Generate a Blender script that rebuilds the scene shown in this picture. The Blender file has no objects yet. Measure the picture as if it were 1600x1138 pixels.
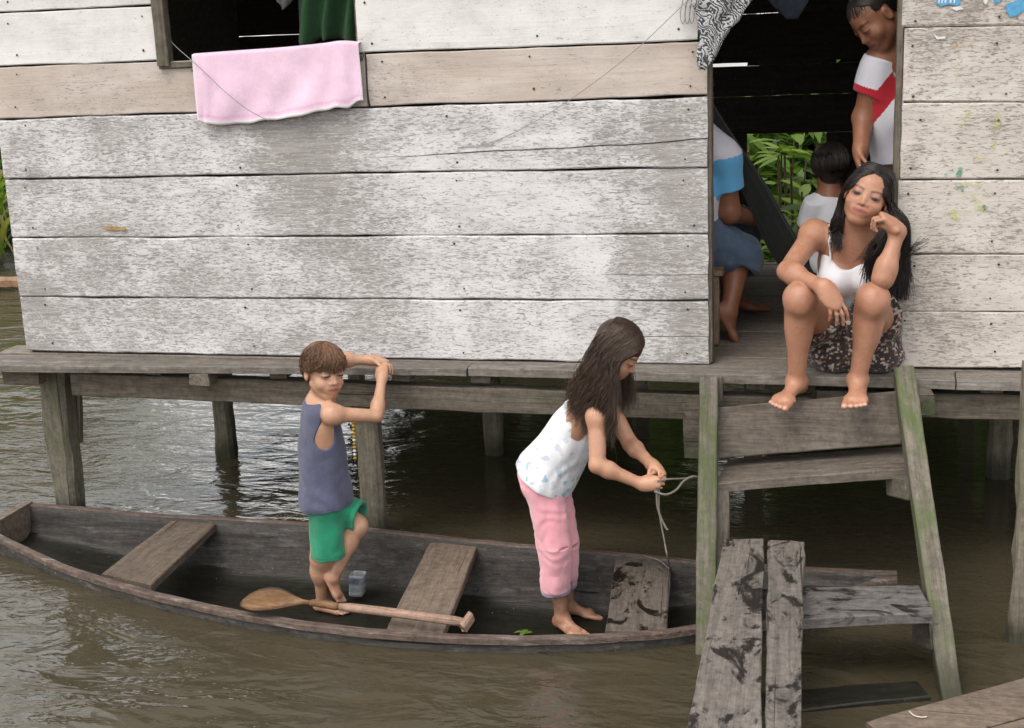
import bpy, bmesh, math, random
import numpy as np
from mathutils import Vector, Matrix, noise as mnoise
from mathutils.geometry import tessellate_polygon

# ------------------------------------------------------------------ camera, sky, sun, exposure
SC = bpy.context.scene
COL = SC.collection
rad = math.radians

def _n(v):
    v = np.asarray(v, float)
    return v / np.linalg.norm(v)

# vanishing points of the wall boards and of the door jambs (photo is 1600 x 1138)
PC = np.array([800.0, 569.0])
VX, VZ = np.array([-7500.0, 410.0]), np.array([1168.0, 9228.0])
FOC = math.sqrt(-np.dot(VX - PC, VZ - PC))
_X = -_n([*(VX - PC), FOC]); _Z = -_n([*(VZ - PC), FOC]); _Y = np.cross(_Z, _X)
RW = np.stack([_X, _Y, _Z])                      # camera (right, down, forward) -> world
def ray(px, py): return RW @ np.array([px - PC[0], py - PC[1], FOC])
CAM = -ray(1100, 570) / FOC * 5.109              # origin: foot of the wall at the door
def P(px, py, Y=None, Z=None, X=None):
    """photo pixel -> point on the plane Y=, Z= or X= (metres)"""
    r = ray(px, py)
    if Y is not None: t = (Y - CAM[1]) / r[1]
    elif Z is not None: t = (Z - CAM[2]) / r[2]
    else: t = (X - CAM[0]) / r[0]
    return CAM + t * r

cam = bpy.data.cameras.new('camera')
cam.sensor_width = 36.0; cam.lens = FOC / 1600 * 36.0
cam.clip_start = 0.05; cam.clip_end = 800
camo = bpy.data.objects.new('camera', cam); COL.objects.link(camo)
_r, _u, _b = RW @ [1, 0, 0], RW @ [0, -1, 0], RW @ [0, 0, -1]
camo.matrix_world = Matrix(((_r[0], _u[0], _b[0], CAM[0]), (_r[1], _u[1], _b[1], CAM[1]),
                            (_r[2], _u[2], _b[2], CAM[2]), (0, 0, 0, 1)))
SC.camera = camo

SUN_EL, SUN_AZ = rad(58), rad(205)               # azimuth clockwise from +Y: behind the camera, a little left
wd = bpy.data.worlds.new('World'); SC.world = wd; wd.use_nodes = True
wn = wd.node_tree
sky = wn.nodes.new('ShaderNodeTexSky'); sky.sky_type = 'NISHITA'; sky.sun_disc = False
sky.sun_elevation = SUN_EL; sky.sun_rotation = SUN_AZ
sky.air_density = 1.0; sky.dust_density = 4.0; sky.ozone_density = 1.0
bg = wn.nodes['Background']; bg.inputs[1].default_value = 0.15
# thin bright overcast: broken white cloud over the clear sky, all round
_tc = wn.nodes.new('ShaderNodeTexCoord'); _mp = wn.nodes.new('ShaderNodeMapping'); _mp.inputs['Scale'].default_value = (1, 1, 2.4)
_cn = wn.nodes.new('ShaderNodeTexNoise'); _cn.inputs['Scale'].default_value = 2.3; _cn.inputs['Detail'].default_value = 7; _cn.inputs['Roughness'].default_value = .58
_cr = wn.nodes.new('ShaderNodeMapRange'); _cr.interpolation_type = 'SMOOTHSTEP'
_cr.inputs[1].default_value = .40; _cr.inputs[2].default_value = .60; _cr.inputs[3].default_value = .15; _cr.inputs[4].default_value = .97
_mx = wn.nodes.new('ShaderNodeMix'); _mx.data_type = 'RGBA'; _mx.inputs[7].default_value = (12.5, 12.2, 11.6, 1)
wn.links.new(_tc.outputs['Generated'], _mp.inputs[0]); wn.links.new(_mp.outputs[0], _cn.inputs['Vector'])
wn.links.new(_cn.outputs[0], _cr.inputs[0]); wn.links.new(_cr.outputs[0], _mx.inputs[0])
wn.links.new(sky.outputs[0], _mx.inputs[6]); wn.links.new(_mx.outputs[2], bg.inputs[0])
sl = bpy.data.lights.new('sun', 'SUN'); sl.energy = 0.9; sl.angle = rad(25); sl.color = (1.0, 0.955, 0.89)
so = bpy.data.objects.new('sun', sl); COL.objects.link(so)
_sd = Vector((math.sin(SUN_AZ) * math.cos(SUN_EL), math.cos(SUN_AZ) * math.cos(SUN_EL), math.sin(SUN_EL)))
so.rotation_euler = _sd.to_track_quat('Z', 'Y').to_euler(); so.location = (0, -6, 12)

SC.view_settings.view_transform = 'Standard'; SC.view_settings.look = 'None'
SC.view_settings.gamma = 1.0; SC.view_settings.use_curve_mapping = False
SC.view_settings.exposure = 0.42
SC.render.engine = 'CYCLES'
SC.cycles.use_denoising = True
SC.cycles.max_bounces = 6; SC.cycles.diffuse_bounces = 3; SC.cycles.glossy_bounces = 3; SC.cycles.transparent_max_bounces = 10
SC.cycles.caustics_reflective = False; SC.cycles.caustics_refractive = False
SC.cycles.sample_clamp_indirect = 6.0

WATER = -0.765

# ------------------------------------------------------------------ object helpers
def props(o, label=None, category=None, group=None, kind=None):
    if label: o['label'] = label
    if category: o['category'] = category
    if group: o['group'] = group
    if kind: o['kind'] = kind
    return o

def link(o, parent=None):
    COL.objects.link(o)
    if parent is not None:
        o.parent = parent
        o.matrix_parent_inverse = WORLD[parent.name].inverted()
    return o

WORLD = {}
def thing(name, loc, label, category, group=None):
    e = bpy.data.objects.new(name, None); e.location = Vector(loc)
    e.empty_display_size = 0.1
    e.matrix_basis = Matrix.Translation(Vector(loc))
    COL.objects.link(e); WORLD[e.name] = Matrix.Translation(Vector(loc))
    return props(e, label, category, group)

def mesh_obj(name, me, mat, parent=None, M=None, **pr):
    """link mesh data as object whose world matrix is M"""
    o = bpy.data.objects.new(name, me)
    if mat is not None and not me.materials:
        me.materials.append(mat)
    M = M if M is not None else Matrix.Identity(4)
    o.matrix_basis = M
    link(o, parent)
    WORLD[o.name] = M.copy()
    return props(o, **pr)

def mk(name, verts, faces, mat, parent=None, smooth=False, colors=None, base=False, **pr):
    """verts in world space; origin put at the centre (or base centre)"""
    v = np.asarray(verts, np.float32)
    c = (v.min(0) + v.max(0)) / 2
    if base: c[2] = v[:, 2].min()
    me = bpy.data.meshes.new(name)
    if isinstance(faces, np.ndarray):
        nf, k = faces.shape
        me.vertices.add(len(v)); me.vertices.foreach_set('co', (v - c).ravel())
        me.loops.add(nf * k); me.loops.foreach_set('vertex_index', faces.astype(np.int32).ravel())
        me.polygons.add(nf); me.polygons.foreach_set('loop_start', np.arange(0, nf * k, k, dtype=np.int32))
        me.update(calc_edges=True); me.validate()
    else:
        me.from_pydata([tuple(map(float, x)) for x in (v - c)], [], [tuple(int(i) for i in f) for f in faces])
        me.update()
    if smooth:
        me.polygons.foreach_set('use_smooth', np.ones(len(me.polygons), bool))
    if colors is not None:
        a = me.color_attributes.new('Col', 'FLOAT_COLOR', 'POINT')
        cc = np.ones((len(v), 4), np.float32); cc[:, :3] = colors
        a.data.foreach_set('color', cc.ravel())
    return mesh_obj(name, me, mat, parent, Matrix.Translation(Vector([float(x) for x in c])), **pr)

# ------------------------------------------------------------------ material helpers
class NT:
    def __init__(s, name):
        s.m = bpy.data.materials.new(name); s.m.use_nodes = True
        s.t = s.m.node_tree; s.b = s.t.nodes['Principled BSDF']
        s.out = s.t.nodes['Material Output']
    def n(s, typ, ins=None, **kw):
        x = s.t.nodes.new('ShaderNode' + typ)
        for k, v in kw.items(): setattr(x, k, v)
        for k, v in (ins or {}).items(): s.put(x.inputs[k], v)
        return x
    def put(s, sock, v):
        if isinstance(v, bpy.types.NodeSocket): s.t.links.new(v, sock)
        elif isinstance(v, bpy.types.Node): s.t.links.new(v.outputs[0], sock)
        elif sock.type == 'RGBA' and isinstance(v, (int, float)): sock.default_value = (v, v, v, 1)
        else: sock.default_value = v
    def set(s, **kw):
        for k, v in kw.items(): s.put(s.b.inputs[k.replace('_', ' ')], v)
    def math(s, op, a, b=0.5, c=None, clamp=False):
        x = s.n('Math', operation=op, use_clamp=clamp); s.put(x.inputs[0], a); s.put(x.inputs[1], b)
        if c is not None: s.put(x.inputs[2], c)
        return x.outputs[0]
    def mix(s, f, a, b, mode='MIX'):
        x = s.n('Mix', data_type='RGBA', blend_type=mode)
        s.put(x.inputs[0], f); s.put(x.inputs[6], a); s.put(x.inputs[7], b)
        return x.outputs[2]
    def noise(s, vec, scale, detail=4, rough=.55, dist=0.0):
        x = s.n('TexNoise', {'Scale': scale, 'Detail': detail, 'Roughness': rough, 'Distortion': dist})
        s.put(x.inputs['Vector'], vec); return x.outputs[0]
    def mapv(s, vec, scale=(1, 1, 1), loc=(0, 0, 0), rot=(0, 0, 0)):
        x = s.n('Mapping'); s.put(x.inputs[0], vec)
        x.inputs['Scale'].default_value = scale; x.inputs['Location'].default_value = loc; x.inputs['Rotation'].default_value = rot
        return x.outputs[0]
    def step(s, v, lo, hi, a=0.0, b=1.0):
        x = s.n('MapRange', interpolation_type='SMOOTHSTEP'); s.put(x.inputs[0], v)
        x.inputs[1].default_value = lo; x.inputs[2].default_value = hi; x.inputs[3].default_value = a; x.inputs[4].default_value = b
        return x.outputs[0]
    def ramp(s, v, stops):
        x = s.n('ValToRGB'); s.put(x.inputs[0], v)
        e = x.color_ramp.elements
        while len(e) < len(stops): e.new(0.5)
        for q, (p, c) in zip(e, stops): q.position = p; q.color = (*c, 1)
        return x.outputs[0]
    def bump(s, h, strength=.3, dist=.01):
        x = s.n('Bump', {'Strength': strength, 'Distance': dist}); s.put(x.inputs['Height'], h)
        s.t.links.new(x.outputs[0], s.b.inputs['Normal']); return x

def C3(c): return (*c, 1)

def obj_coords(T):
    """object coordinates shifted by a per-object random amount"""
    tc = T.n('TexCoord'); oi = T.n('ObjectInfo')
    r = T.n('CombineXYZ'); s = T.math('MULTIPLY', oi.outputs['Random'], 37.0)
    for i in range(3): T.put(r.inputs[i], s)
    a = T.n('VectorMath', operation='ADD'); T.put(a.inputs[0], tc.outputs['Object']); T.put(a.inputs[1], r.outputs[0])
    return a.outputs[0], oi.outputs['Random'], tc.outputs['Object']

def mat_wood(name, light, dark, moss=0.0, mosscol=(.055, .085, .025), blotch=.5, rough=.85, wet=0.0, grain=1.0, bump=.5, white=0.0, waterline=None):
    T = NT(name)
    v, rnd, ob = obj_coords(T)
    g1 = T.noise(T.mapv(v, (2.4, 38, 38)), 1.0, 6, .62, .5)
    g2 = T.noise(T.mapv(v, (9, 150, 150)), 1.0, 4, .65, .3)
    g = T.math('MULTIPLY_ADD', g2, .55 * grain, T.math('MULTIPLY', g1, .6))
    col = T.mix(T.step(g, .30, .84), C3(dark), C3(light))
    bl = T.noise(T.mapv(v, (3.2, 5, 5)), 1.0, 6, .7, .6)
    col = T.mix(T.step(bl, .42, .78, 0, blotch), col, T.mix(.5, col, C3([c * .35 for c in dark])))
    mo2 = T.noise(v, 38, 5, .7)
    col = T.mix(1.0, col, T.ramp(mo2, [(.28, (.62, .62, .62)), (.5, (.98, .98, .98)), (.72, (1.28, 1.27, 1.25))]), 'MULTIPLY')
    fk = T.noise(v, 120, 2, .5)
    col = T.mix(T.step(fk, .72, .78, 0, .55), col, C3((.42, .41, .39)))
    # hairline checks along the grain
    ck = T.noise(T.mapv(v, (1.1, 60, 60), (3, 5, 1)), 1.0, 5, .55, .25)
    col = T.mix(T.step(ck, .655, .70, 0, .8), col, C3([c * .2 for c in dark]))
    if white:
        wf = T.noise(T.mapv(v, (6, 26, 26), (9, 2, 4)), 1.0, 5, .7)
        col = T.mix(T.step(wf, .55, .68, 0, white), col, C3((.5, .5, .49)))
    if moss:
        mo = T.noise(T.mapv(v, (2.6, 7, 7), (11, 4, 2)), 1.0, 6, .7, .5)
        col = T.mix(T.step(mo, .62 - .3 * moss, .78 - .2 * moss, 0, min(.9, .45 + moss * .5)), col, C3(mosscol))
    if waterline is not None:                                    # wet, algae-dark foot of timbers standing in the river
        zz = T.n('SeparateXYZ', {0: T.n('NewGeometry').outputs['Position']}).outputs[2]
        zz = T.math('MULTIPLY_ADD', T.math('SUBTRACT', bl, .5), -.16, zz)
        col = T.mix(T.step(zz, waterline - .02, waterline + .10, .85, 0), col, C3((.030, .032, .020)))
    hs = T.n('HueSaturation', {'Saturation': 1.0, 'Hue': .5})
    T.put(hs.inputs['Value'], T.math('MULTIPLY_ADD', rnd, .3, .85)); T.put(hs.inputs['Color'], col)
    r = T.step(bl, .4, .7, rough, rough - .15)
    if wet:
        wn_ = T.noise(T.mapv(v, (5, 9, 9), (1, 7, 3)), 1.0, 6, .72, .8)
        wm = T.step(wn_, .57 - .16 * wet, .66 - .16 * wet)
        c2 = T.mix(wm, hs.outputs[0], C3([c * .20 for c in dark]))
        T.set(Base_Color=c2, Roughness=T.mix(wm, r, .35))
    else:
        T.set(Base_Color=hs.outputs[0], Roughness=r)
    T.b.inputs['Specular IOR Level'].default_value = .25
    T.bump(T.math('ADD', g, T.math('MULTIPLY', ck, -.5)), bump, .006)
    return T.m

def mat_wash(name, paint=(.70, .70, .73), wood=(.30, .275, .26), cover=.5, stain=1.0, brown=0.0):
    """flaking white paint on grey boards, streaked along the boards"""
    T = NT(name)
    pos = T.n('NewGeometry').outputs['Position']
    oi = T.n('ObjectInfo')
    off = T.n('CombineXYZ'); T.put(off.inputs[0], T.math('MULTIPLY', oi.outputs['Random'], 20.0))
    va = T.n('VectorMath', operation='ADD'); T.put(va.inputs[0], pos); T.put(va.inputs[1], off.outputs[0]); v = va.outputs[0]
    fl = T.noise(T.mapv(v, (31, 40, 125), (0, 0, 0), (0, .08, 0)), 1.0, 5, .64, 1.1)
    fl2 = T.noise(T.mapv(v, (75, 60, 240)), 1.0, 3, .6, .4)
    f = T.math('MULTIPLY_ADD', fl2, .32, T.math('MULTIPLY', fl, .85))
    big = T.noise(T.mapv(pos, (1.7, 1.5, 1.1), (4.2, 0, 1.7)), 1.0, 6, .66, .8)      # stains run over several boards
    mid = T.noise(T.mapv(v, (4.5, 3.5, 9)), 1.0, 6, .7)
    s = T.math('MULTIPLY_ADD', T.step(big, .38, .72), .14 * stain, T.math('MULTIPLY', T.math('SUBTRACT', mid, .5), .26))
    # runs of dirt down the wall: (x, half width, amount, z top, z bottom)
    x, y, z = T.n('SeparateXYZ', {0: pos}).outputs[:3]
    for (x0, hw, am, zt, zb) in STAINS:
        d = T.math('DIVIDE', T.math('SUBTRACT', x, x0), hw)
        wob = T.math('MULTIPLY_ADD', T.math('SUBTRACT', big, .5), 3.2, d)
        gx = T.step(T.math('ABSOLUTE', wob), .0, 1.5, 1, 0)
        gz = T.math('MULTIPLY', T.step(z, zt, zt + .25, 1, 0), T.step(z, zb - .25, zb))
        s = T.math('MULTIPLY_ADD', T.math('MULTIPLY', gx, gz), am * stain, s)
    th = T.math('SUBTRACT', f, T.math('MULTIPLY_ADD', s, .72, .585 - .32 * cover))
    m = T.step(th, -.06, .075)
    gr = T.noise(T.mapv(v, (4, 90, 90)), 1.0, 5, .65, .4)
    wc = T.mix(T.step(gr, .35, .7), C3([c * .66 for c in wood]), C3(wood))
    bn = T.noise(T.mapv(v, (1.6, 2, 5), (7, 3, 2)), 1.0, 6, .68)
    pc = T.mix(T.step(mid, .35, .7), C3(paint), C3([c * .86 for c in paint]))
    if brown:
        pc = T.mix(T.step(bn, .3, .68, brown * .35, brown), pc, C3((.40, .32, .26)))
        pc = T.mix(T.step(gr, .5, .75, 0, .3), pc, C3((.30, .245, .21)))
    dn = T.noise(T.mapv(v, (38, 40, 60)), 1.0, 6, .75, .4)
    dirt = T.step(T.math('ADD', s, T.math('MULTIPLY', T.math('SUBTRACT', dn, .5), .34)), -.02, .36, 0, .72)
    pc = T.mix(dirt, pc, C3((.27, .262, .252)))
    col = T.mix(m, wc, pc)
    # fine dark specks of mildew
    sp = T.noise(T.mapv(v, (120, 120, 150), (2, 9, 5)), 1.0, 2, .5)
    col = T.mix(T.step(sp, .66, .74, 0, .5), col, C3((.12, .115, .11)))
    T.set(Base_Color=col, Roughness=.9)
    T.b.inputs['Specular IOR Level'].default_value = .2
    T.bump(T.math('MULTIPLY_ADD', m, .6, T.math('MULTIPLY', gr, .8)), .45, .004)
    return T.m

def mat_plain(name, col, rough=.6, metal=0.0, spec=.5, var=.0, vs=20, bump=0.0):
    T = NT(name)
    T.set(Roughness=rough, Metallic=metal); T.b.inputs['Specular IOR Level'].default_value = spec
    if var:
        v, rnd, ob = obj_coords(T)
        nz = T.noise(v, vs, 5, .6)
        T.set(Base_Color=T.mix(T.step(nz, .3, .7), C3([c * (1 - var) for c in col]), C3(col)))
        if bump: T.bump(nz, bump, .004)
    else:
        T.set(Base_Color=C3(col))
    return T.m

def mat_cloth(name, col=None, rough=.9, fade=.15, weave=420, bump=.25, fuzz=.2, trans=0.0, wrs=30):
    """cloth; colour from the mesh attribute when col is None"""
    T = NT(name)
    v, rnd, ob = obj_coords(T)
    base = C3(col) if col is not None else T.n('VertexColor', layer_name='Col').outputs[0]
    nz = T.noise(v, 9, 5, .65)
    lo = T.mix(1.0, base, C3((1 - fade,) * 3), 'MULTIPLY')
    c = T.mix(T.step(nz, .3, .7), lo, base)
    w = T.noise(v, weave, 2, .5)
    wr = T.noise(T.mapv(v, (1, 1, .45)), wrs, 6, .62, 1.2)
    fd = T.noise(v, 34, 5, .7)
    c = T.mix(T.step(fd, .48, .8, 0, min(1, fade * 2.2)), c, T.mix(1.0, c, C3((1.45, 1.4, 1.38)), 'MULTIPLY'))
    T.set(Base_Color=c, Roughness=rough)
    T.b.inputs['Specular IOR Level'].default_value = .15
    T.b.inputs['Sheen Weight'].default_value = fuzz; T.b.inputs['Sheen Roughness'].default_value = .6
    T.bump(T.math('MULTIPLY_ADD', wr, 1.0, T.math('MULTIPLY', w, .25)), bump, .006)
    return T.m

def mat_skin(name):
    T = NT(name)
    v, rnd, ob = obj_coords(T)
    base = T.n('VertexColor', layer_name='Col').outputs[0]
    nz = T.noise(v, 26, 5, .6); n2 = T.noise(v, 230, 4, .7); n3 = T.noise(v, 75, 4, .7)
    c = T.mix(T.step(nz, .3, .72, 0, .5), base, T.mix(1.0, base, C3((.80, .66, .62)), 'MULTIPLY'))
    c = T.mix(T.step(n3, .5, .75, 0, .45), c, T.mix(1.0, c, C3((.72, .58, .54)), 'MULTIPLY'))
    c = T.mix(T.step(n3, .28, .45, .22, 0), c, T.mix(1.0, c, C3((1.2, 1.12, 1.06)), 'MULTIPLY'))
    T.set(Base_Color=c, Roughness=T.step(nz, .3, .7, .48, .36))
    T.b.inputs['Subsurface Weight'].default_value = .12
    T.b.inputs['Subsurface Radius'].default_value = (1.0, .35, .2)
    T.b.inputs['Subsurface Scale'].default_value = .006
    T.b.inputs['Specular IOR Level'].default_value = .48
    T.bump(T.math('ADD', n2, T.math('MULTIPLY', n3, 1.5)), .22, .0025)
    return T.m

def mat_hair(name, c0, c1, rough=.38):
    T = NT(name)
    at = T.n('VertexColor', layer_name='Col')
    v, rnd, ob = obj_coords(T)
    nz = T.noise(v, 60, 3, .6)
    sx = T.n('SeparateColor', {0: at.outputs[0]})
    T.set(Base_Color=T.mix(T.math('MULTIPLY_ADD', nz, .3, T.math('MULTIPLY', sx.outputs[0], .8)), C3(c0), C3(c1)), Roughness=rough)
    T.b.inputs['Specular IOR Level'].default_value = .45
    return T.m

def mat_leaf(name, c0, c1, trans=.35):
    T = NT(name)
    v, rnd, ob = obj_coords(T)
    at = T.n('VertexColor', layer_name='Col')
    sx = T.n('SeparateColor', {0: at.outputs[0]})
    nz = T.noise(v, 14, 3, .6)
    c = T.mix(T.math('MULTIPLY_ADD', T.math('SUBTRACT', nz, .5), .5, sx.outputs[0], clamp=True), C3(c0), C3(c1))
    T.set(Base_Color=c, Roughness=.45)
    tr = T.n('BsdfTranslucent'); T.put(tr.inputs[0], T.mix(1.0, c, C3((1.0, 1.15, .5)), 'MULTIPLY'))
    ms = T.n('MixShader', {0: trans}); T.put(ms.inputs[1], T.b.outputs[0]); T.put(ms.inputs[2], tr.outputs[0])
    T.put(T.out.inputs[0], ms.outputs[0])
    return T.m

# ------------------------------------------------------------------ mesh helpers
def frame(a, b, up):
    """matrix at a: local x along a->b, local z nearest to up"""
    a, b, up = Vector([float(q) for q in a]), Vector([float(q) for q in b]), Vector([float(q) for q in up])
    x = (b - a).normalized(); y = up.cross(x)
    if y.length < 1e-6: y = Vector((0, 1, 0))
    y.normalize(); z = x.cross(y)
    return Matrix(((x.x, y.x, z.x, a.x), (x.y, y.y, z.y, a.y), (x.z, y.z, z.z, a.z), (0, 0, 0, 1))), (b - a).length

def rough_box_mesh(name, L, w0, h0, w1=None, h1=None, seg=None, jit=.002, cham=.004, seed=0, warp=0.0, chip=.006):
    """length along x from 0..L, width in y, height in z, chamfered corners, uneven edges and ends"""
    w1 = w0 if w1 is None else w1; h1 = h0 if h1 is None else h1
    seg = seg or max(4, min(48, int(L / .07)))
    rs = np.random.RandomState(seed)
    ph = rs.rand(8) * 20
    V, F = [], []
    ring = 8
    for i in range(seg + 1):
        t = i / seg; x = t * L
        w, h = (w0 + (w1 - w0) * t) / 2, (h0 + (h1 - h0) * t) / 2
        c = min(cham, w * .4, h * .4)
        pts = [(-w, -h + c), (-w + c, -h), (w - c, -h), (w, -h + c), (w, h - c), (w - c, h), (-w + c, h), (-w, h - c)]
        oy = warp * math.sin(x * 2.1 + ph[0]); oz = warp * math.sin(x * 1.7 + ph[1])
        for k, (py, pz) in enumerate(pts):
            n1 = mnoise.noise((x * 5 + ph[2], k // 2 * 3.1 + ph[3], ph[4]))
            n2 = mnoise.noise((x * 23 + ph[5], k * 1.7 + ph[6], ph[7]))
            q = 1 + 0 * n1
            dy = (n1 * jit * 1.6 + n2 * jit); dz = (mnoise.noise((x * 6 + ph[6], k // 2 * 2.3, ph[2])) * jit * 1.6)
            ex = 0.0
            if i in (0, seg): ex = chip * (rs.rand() - .5) * 2
            V.append((x + ex, py + oy + dy, pz + oz + dz))
    for i in range(seg):
        for k in range(ring):
            a = i * ring + k; b = i * ring + (k + 1) % ring
            F.append((a, a + ring, b + ring, b))
    F.append(tuple(range(ring))); F.append(tuple(reversed(range(seg * ring, seg * ring + ring))))
    me = bpy.data.meshes.new(name); me.from_pydata(V, [], F); me.update()
    return me

_bs = [100]
def beam(name, a, b, w, h, mat, parent=None, up=(0, 0, 1), w1=None, h1=None, jit=.002, cham=.004, warp=0.0, chip=.006, **pr):
    """rough timber from a to b (centre line)"""
    _bs[0] += 1
    M, L = frame(a, b, up)
    me = rough_box_mesh(name, L, w, h, w1, h1, None, jit, cham, _bs[0], warp, chip)
    return mesh_obj(name, me, mat, parent, M, **pr)

def slab(name, tl, tr, br, bl, th, mat, parent=None, seed=0, jit=.003, nx=None, crack=None, nrm=None, cup=.002, **pr):
    """board given by the four corners of its visible face (world), thickness th behind it.
    crack = (u0, v0, u1, v1, half_width) runs as a real groove in the face"""
    tl, tr, br, bl = [np.asarray(q, float) for q in (tl, tr, br, bl)]
    c = (tl + tr + br + bl) / 4
    L = np.linalg.norm(tr - tl)
    nx = nx or int(max(3, min(60, L / .06)))
    n = np.cross(tr - tl, bl - tl); n /= np.linalg.norm(n)
    n = -n if (nrm is not None and np.dot(n, nrm) < 0) else n
    vs = [0, .02, .12, .35, .65, .88, .98, 1]
    ncr = 0
    V, F = [], []
    ph = (seed * 7.13) % 50
    H = np.linalg.norm(bl - tl)
    for i in range(nx + 1):
        u = i / nx
        rows = [(q, -.0035 if q in (0, 1) else 0.0) for q in vs]
        if crack:
            cu0, cv0, cu1, cv1, hw = crack
            f = min(max((u - cu0) / (cu1 - cu0), 0), 1)
            cv = cv0 + (cv1 - cv0) * f + .028 * mnoise.noise((u * 9 + ph, ph, 1.0)) + .012 * mnoise.noise((u * 31, ph, 2.0))
            on = 1.0 if cu0 <= u <= cu1 else 0.0
            ta = on * min(1.0, (u - cu0) / (.4 * (cu1 - cu0)) + .25) if cu1 > cu0 else on
            e = max(hw * ta / H, .0015)
            rows = [r for r in rows if abs(r[0] - cv) > .05 or r[0] in (0, 1)]
            # keep a constant count of rows: three for the groove plus four above and below
            up_ = [0, .02, max(.03, cv * .5), max(.04, cv - .05)]
            dn_ = [min(.96, cv + .05), min(.97, (1 + cv) * .5), .98, 1]
            rows = [(q, -.0035 if q == 0 else 0) for q in up_] + [(cv - e, 0), (cv, -.016 * ta), (cv + e, 0)] + [(q, -.0035 if q == 1 else 0) for q in dn_]
        for (v, d) in rows:
            p = (tl * (1 - u) + tr * u) * (1 - v) + (bl * (1 - u) + br * u) * v
            ed = 0
            if v in (0, 1):
                ed = jit * (mnoise.noise((u * L * 3.3 + ph, v * 9 + ph, 0)) + .5 * mnoise.noise((u * L * 17 + ph, v * 5, ph)))
            elif v in (.02, .98):
                ed = jit * (mnoise.noise((u * L * 3.3 + ph, (0 if v < .5 else 1) * 9 + ph, 0)) + .5 * mnoise.noise((u * L * 17 + ph, (0 if v < .5 else 1) * 5, ph)))
            ex = 0
            if i in (0, nx): ex = jit * 1.2 * mnoise.noise((v * H * 30 + ph, i * 1.3, ph))
            dirv = (bl - tl) / H; dirx = (tr - tl) / L
            d2 = d + cup * (mnoise.noise((u * L * 1.2 + ph, v * 2, ph)))
            if i in (0, nx): d2 -= .002
            V.append(p + dirv * ed + dirx * ex + n * d2)
        R = len(rows)
    nfront = len(V)
    for i in range(nx + 1):
        for j in (0, R - 1):
            V.append(V[i * R + j] - n * th)
    for i in range(nx):
        for j in range(R - 1):
            a = i * R + j
            F.append((a, a + 1, a + R + 1, a + R))
        b0 = nfront + i * 2
        F.append((i * R, i * R + R, b0 + 2, b0))                                   # top
        F.append((i * R + R - 1, b0 + 1, b0 + 3, i * R + 2 * R - 1))               # bottom
        F.append((b0, b0 + 2, b0 + 3, b0 + 1))                                     # back
    e0 = list(range(R)); F.append(tuple([nfront] + [nfront + 1] + e0[::-1]))
    k = nx * R; e1 = [k + j for j in range(R)]
    F.append(tuple(e1 + [nfront + nx * 2 + 1, nfront + nx * 2]))
    o = mk(name, V, F, mat, parent, **pr)
    return o

def fix_normals(o):
    bm = bmesh.new(); bm.from_mesh(o.data); bmesh.ops.recalc_face_normals(bm, faces=bm.faces); bm.to_mesh(o.data); bm.free()

def tube_np(paths, radii, sides=4, cap=False):
    """paths (N,K,3) radii (N,K) -> verts, quads"""
    paths = np.asarray(paths, np.float64); N, K, _ = paths.shape
    radii = np.broadcast_to(np.asarray(radii, float), (N, K))
    t = np.gradient(paths, axis=1); t /= np.linalg.norm(t, axis=2, keepdims=True) + 1e-9
    ref = np.where(np.abs(t[..., 2:3]) > .9, np.array([1., 0, 0]), np.array([0, 0, 1.]))
    a = np.cross(t, ref); a /= np.linalg.norm(a, axis=2, keepdims=True) + 1e-9
    b = np.cross(t, a)
    ang = np.arange(sides) * 2 * math.pi / sides
    V = paths[:, :, None, :] + radii[:, :, None, None] * (np.cos(ang)[None, None, :, None] * a[:, :, None, :] + np.sin(ang)[None, None, :, None] * b[:, :, None, :])
    idx = np.arange(N * K * sides).reshape(N, K, sides)
    i0 = idx[:, :-1, :]; i1 = idx[:, 1:, :]
    F = np.stack([i0, i1, np.roll(i1, -1, 2), np.roll(i0, -1, 2)], -1).reshape(-1, 4)
    return V.reshape(-1, 3), F

def spline(pts, n):
    """Catmull-Rom through pts (M,3) or batch (N,M,3) -> n samples"""
    p = np.asarray(pts, float); single = p.ndim == 2
    if single: p = p[None]
    e0 = 2 * p[:, :1] - p[:, 1:2]; e1 = 2 * p[:, -1:] - p[:, -2:-1]
    q = np.concatenate([e0, p, e1], 1); M = p.shape[1]
    out = []
    for s in np.linspace(0, M - 1, n):
        i = min(int(s), M - 2); t = s - i
        a, b, c, d = q[:, i], q[:, i + 1], q[:, i + 2], q[:, i + 3]
        out.append(.5 * (2 * b + (c - a) * t + (2 * a - 5 * b + 4 * c - d) * t * t + (3 * b - a - 3 * c + d) * t ** 3))
    r = np.stack(out, 1)
    return r[0] if single else r

def cord(name, pts, r, mat, parent=None, n=40, sides=6, r1=None, **pr):
    path = spline(pts, n)[None]
    rr = np.linspace(r, r1 if r1 is not None else r, n)[None]
    V, F = tube_np(path, rr, sides)
    o = mk(name, V, F, mat, parent, smooth=True, **pr)
    return o
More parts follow.
